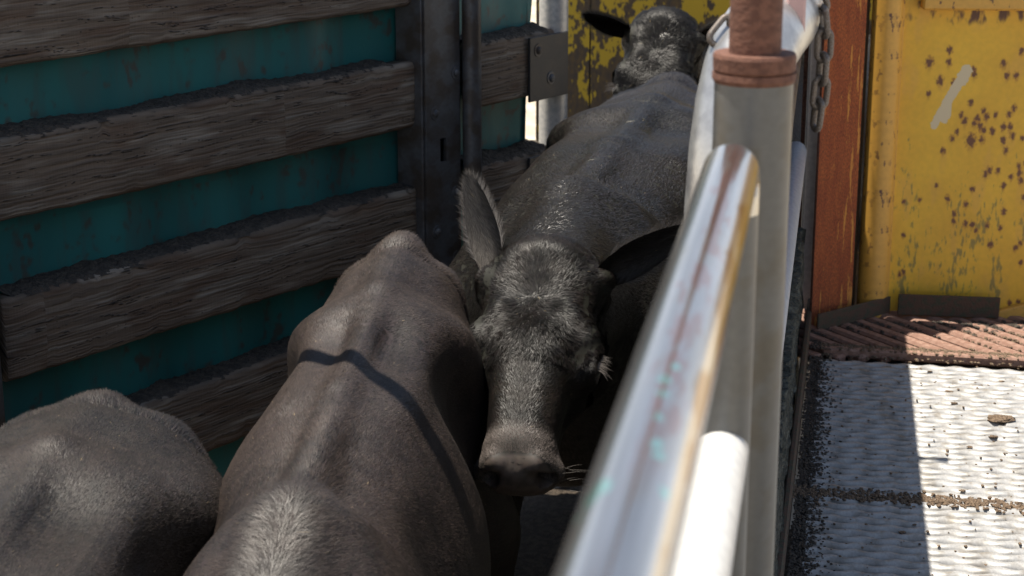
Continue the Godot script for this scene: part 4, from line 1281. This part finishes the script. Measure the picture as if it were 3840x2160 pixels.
func herd():
	M.hide = mat(Color.WHITE, 0.6); M.hide.vertex_color_use_as_albedo = true
	M.hair = mat(Color.WHITE, 0.34); M.hair.metallic_specular = 0.62; M.hair.vertex_color_use_as_albedo = true
	M.face_hair = mat(Color.WHITE, 0.42); M.face_hair.vertex_color_use_as_albedo = true; M.face_hair.metallic_specular = 0.33
	M.dull_hair = mat(Color.WHITE, 0.5); M.dull_hair.vertex_color_use_as_albedo = true
	M.eye = mat(C(0.006, 0.005, 0.005), 0.06); M.eye.clearcoat_enabled = true; M.eye.clearcoat = 1.0
	var black := C(0.009, 0.0082, 0.0078)
	var brown := C(0.045, 0.034, 0.028)
	# facing the lens between the others
	cow({"label": "black cow facing out of the pen with head lowered and ears out", "seed": 5, "hair": 0.012, "spread": 1.15, "spread_front": 2.1, "cell": 0.02, "withers": W(0.13, 4.02, -0.872), "tail": W(0.47, 5.22, -0.822), "hips": 1.0, "fat": 1.28,
		"poll": W(0.055, 3.46, -0.9055), "muzzle": W(0.0, 3.06, -1.181), "across": Vector3(0.91, -0.12, 0.40), "coat": black, "coat2": C(0.019, 0.015, 0.0125), "nose": C(0.062, 0.049, 0.042), "muzzle_hair": C(0.10, 0.085, 0.078),
		"density": 440000.0, "ears": [[-1.0, W(-0.0865, 3.64, -0.782), Vector3(-0.5, 0.5, 0.7), 0.105, 0.0, C(0.11, 0.10, 0.09)], [1.0, W(0.345, 3.47, -0.845), Vector3(0.1, 0.0, 0.95), 0.108, 0.0, C(0.03, 0.027, 0.025)]]})  # image-left ear hair is paler than the coat: sunlight painted into its colour
	# brown-tinged back in the middle
	cow({"label": "brownish black cow whose back is crossed by a pipe shadow", "seed": 12, "withers": W(-0.31, 2.33, -0.965), "tail": W(-0.222, 3.56, -0.885), "poll": W(-0.36, 1.78, -1.12), "muzzle": W(-0.36, 1.62, -1.56), "across": Vector3(1, 0, 0),
		"fat": 0.90, "hips": 0.8, "coat": C(0.016, 0.0125, 0.011), "coat2": C(0.04, 0.0295, 0.0245), "density": 650000.0, "head": false, "ridge": 1.0, "hair": 0.009, "spread": 0.6, "cell": 0.018, "hair_mat": M.dull_hair})
	# the one at the corner
	cow({"label": "dark cow beside the timber fence with only its rump showing", "seed": 23, "withers": W(-0.735, 1.74, -1.0), "tail": W(-0.70, 2.93, -0.975), "poll": W(-0.86, 1.15, -1.05), "muzzle": W(-0.86, 0.98, -1.5), "across": Vector3(1, 0, 0),
		"fat": 0.98, "hips": 1.1, "knob": -0.04, "coat": C(0.013, 0.0108, 0.0098), "coat2": C(0.032, 0.0245, 0.021), "density": 650000.0, "head": false, "hair": 0.009, "hair_mat": M.dull_hair, "cell": 0.02})
	# the one looking over the first cow's rump
	cow({"label": "black cow peering over another cow's rump before the yellow gate", "seed": 31, "spread": 0.8, "withers": W(0.86, 6.12, -0.84), "tail": W(1.88, 6.62, -0.86), "poll": W(0.475, 5.72, -0.738), "muzzle": W(0.385, 5.42, -1.10), "across": Vector3(0.97, -0.05, 0.18), "coat": black, "coat2": C(0.016, 0.0145, 0.013), "nose": C(0.06, 0.045, 0.04), "muzzle_hair": C(0.08, 0.07, 0.06),
		"density": 260000.0, "width": 0.0008, "head_cell": 0.008, "cell": 0.024, "tuft": 700, "ears": [[-1.0, W(0.225, 5.68, -0.70), Vector3(-0.1, -0.5, 0.85), 0.10, 0.0, C(0.02, 0.018, 0.017)], [1.0, W(0.74, 5.78, -0.72), Vector3(0.1, -0.6, 0.8), 0.10, 0.0, C(0.02, 0.018, 0.017)]]})

func _ready():
	rng.seed = 20
	# camera
	var cam := Camera3D.new()
	cam.name = "camera"
	add_child(cam)
	cam.position = Vector3(0, LENS_HEIGHT, 0)
	cam.rotation = Vector3(-deg_to_rad(15.6), 0, 0)
	cam.near = 0.05
	cam.far = 600.0
	cam.fov = 18.02
	var lens := CameraAttributesPhysical.new()
	lens.frustum_focal_length = 75.68
	lens.frustum_focus_distance = 3.6
	lens.frustum_near = 0.05
	lens.frustum_far = 600.0
	lens.exposure_aperture = 9.0
	cam.attributes = lens
	cam.current = true
	# sky and sun
	var env := Environment.new()
	env.background_mode = Environment.BG_SKY
	var sky := Sky.new()
	var pm := ProceduralSkyMaterial.new()
	pm.sky_top_color = Color(0.38, 0.44, 0.54)
	pm.sky_horizon_color = Color(0.76, 0.785, 0.815)
	pm.ground_horizon_color = Color(0.62, 0.62, 0.6)
	pm.ground_bottom_color = Color(0.4, 0.37, 0.33)
	pm.sky_curve = 0.15
	sky.sky_material = pm
	env.sky = sky
	env.background_energy_multiplier = 1.0
	env.tonemap_mode = Environment.TONE_MAPPER_LINEAR
	env.tonemap_exposure = 1.95
	env.ambient_light_source = Environment.AMBIENT_SOURCE_SKY
	env.sdfgi_enabled = true
	env.ssao_enabled = true
	env.ssil_enabled = true
	var we := WorldEnvironment.new()
	we.name = "world_environment"
	we.environment = env
	add_child(we)
	var sun := DirectionalLight3D.new()
	sun.name = "sun"
	sun.light_energy = 1.5
	sun.light_color = Color(1.0, 0.965, 0.91)
	sun.light_angular_distance = 0.5
	sun.shadow_enabled = true
	add_child(sun)
	sun.look_at_from_position(SUN * 10.0, Vector3.ZERO, Vector3.FORWARD)
	# setting
	make_materials()
	M.white_pipe = mat(Color.WHITE, 0.36, 0.75, two_tone(120, 0.012, C(0.58, 0.58, 0.57), C(0.36, 0.36, 0.37), 0.45, 0.8, 0.1)); planar(M.white_pipe, 3.0)
	M.light_galv = mat(Color.WHITE, 0.45, 0.2, two_tone(122, 0.03, C(0.55, 0.55, 0.54), C(0.66, 0.66, 0.64), 0.3, 0.7, 0.08)); planar(M.light_galv, 3.0)
	M.pale_steel = mat(Color.WHITE, 0.5, 0.2, two_tone(121, 0.03, C(0.5, 0.5, 0.51), C(0.58, 0.58, 0.58), 0.3, 0.7, 0.15, 256)); planar(M.pale_steel, 3.0)
	var gp := PlaneMesh.new(); gp.size = Vector2(500, 500)
	setting("ground", gp, M.ground, "pale dry sunlit ground around the yard")
	var fp := PlaneMesh.new(); fp.size = Vector2(4.6, 9.0); fp.subdivide_width = 1
	var pen := setting("pen_floor", fp, M.mud, "dark trodden dirt floor of the cattle pen")
	pen.transform = Transform3D(Basis(Vector3.UP, -0.4), W(-0.7, 3.4, -2.196))
	yard_wall()
	steel_side()
	yellow_side()
	walkway()
	beyond()
	herd()
	dirt_on_walkway()
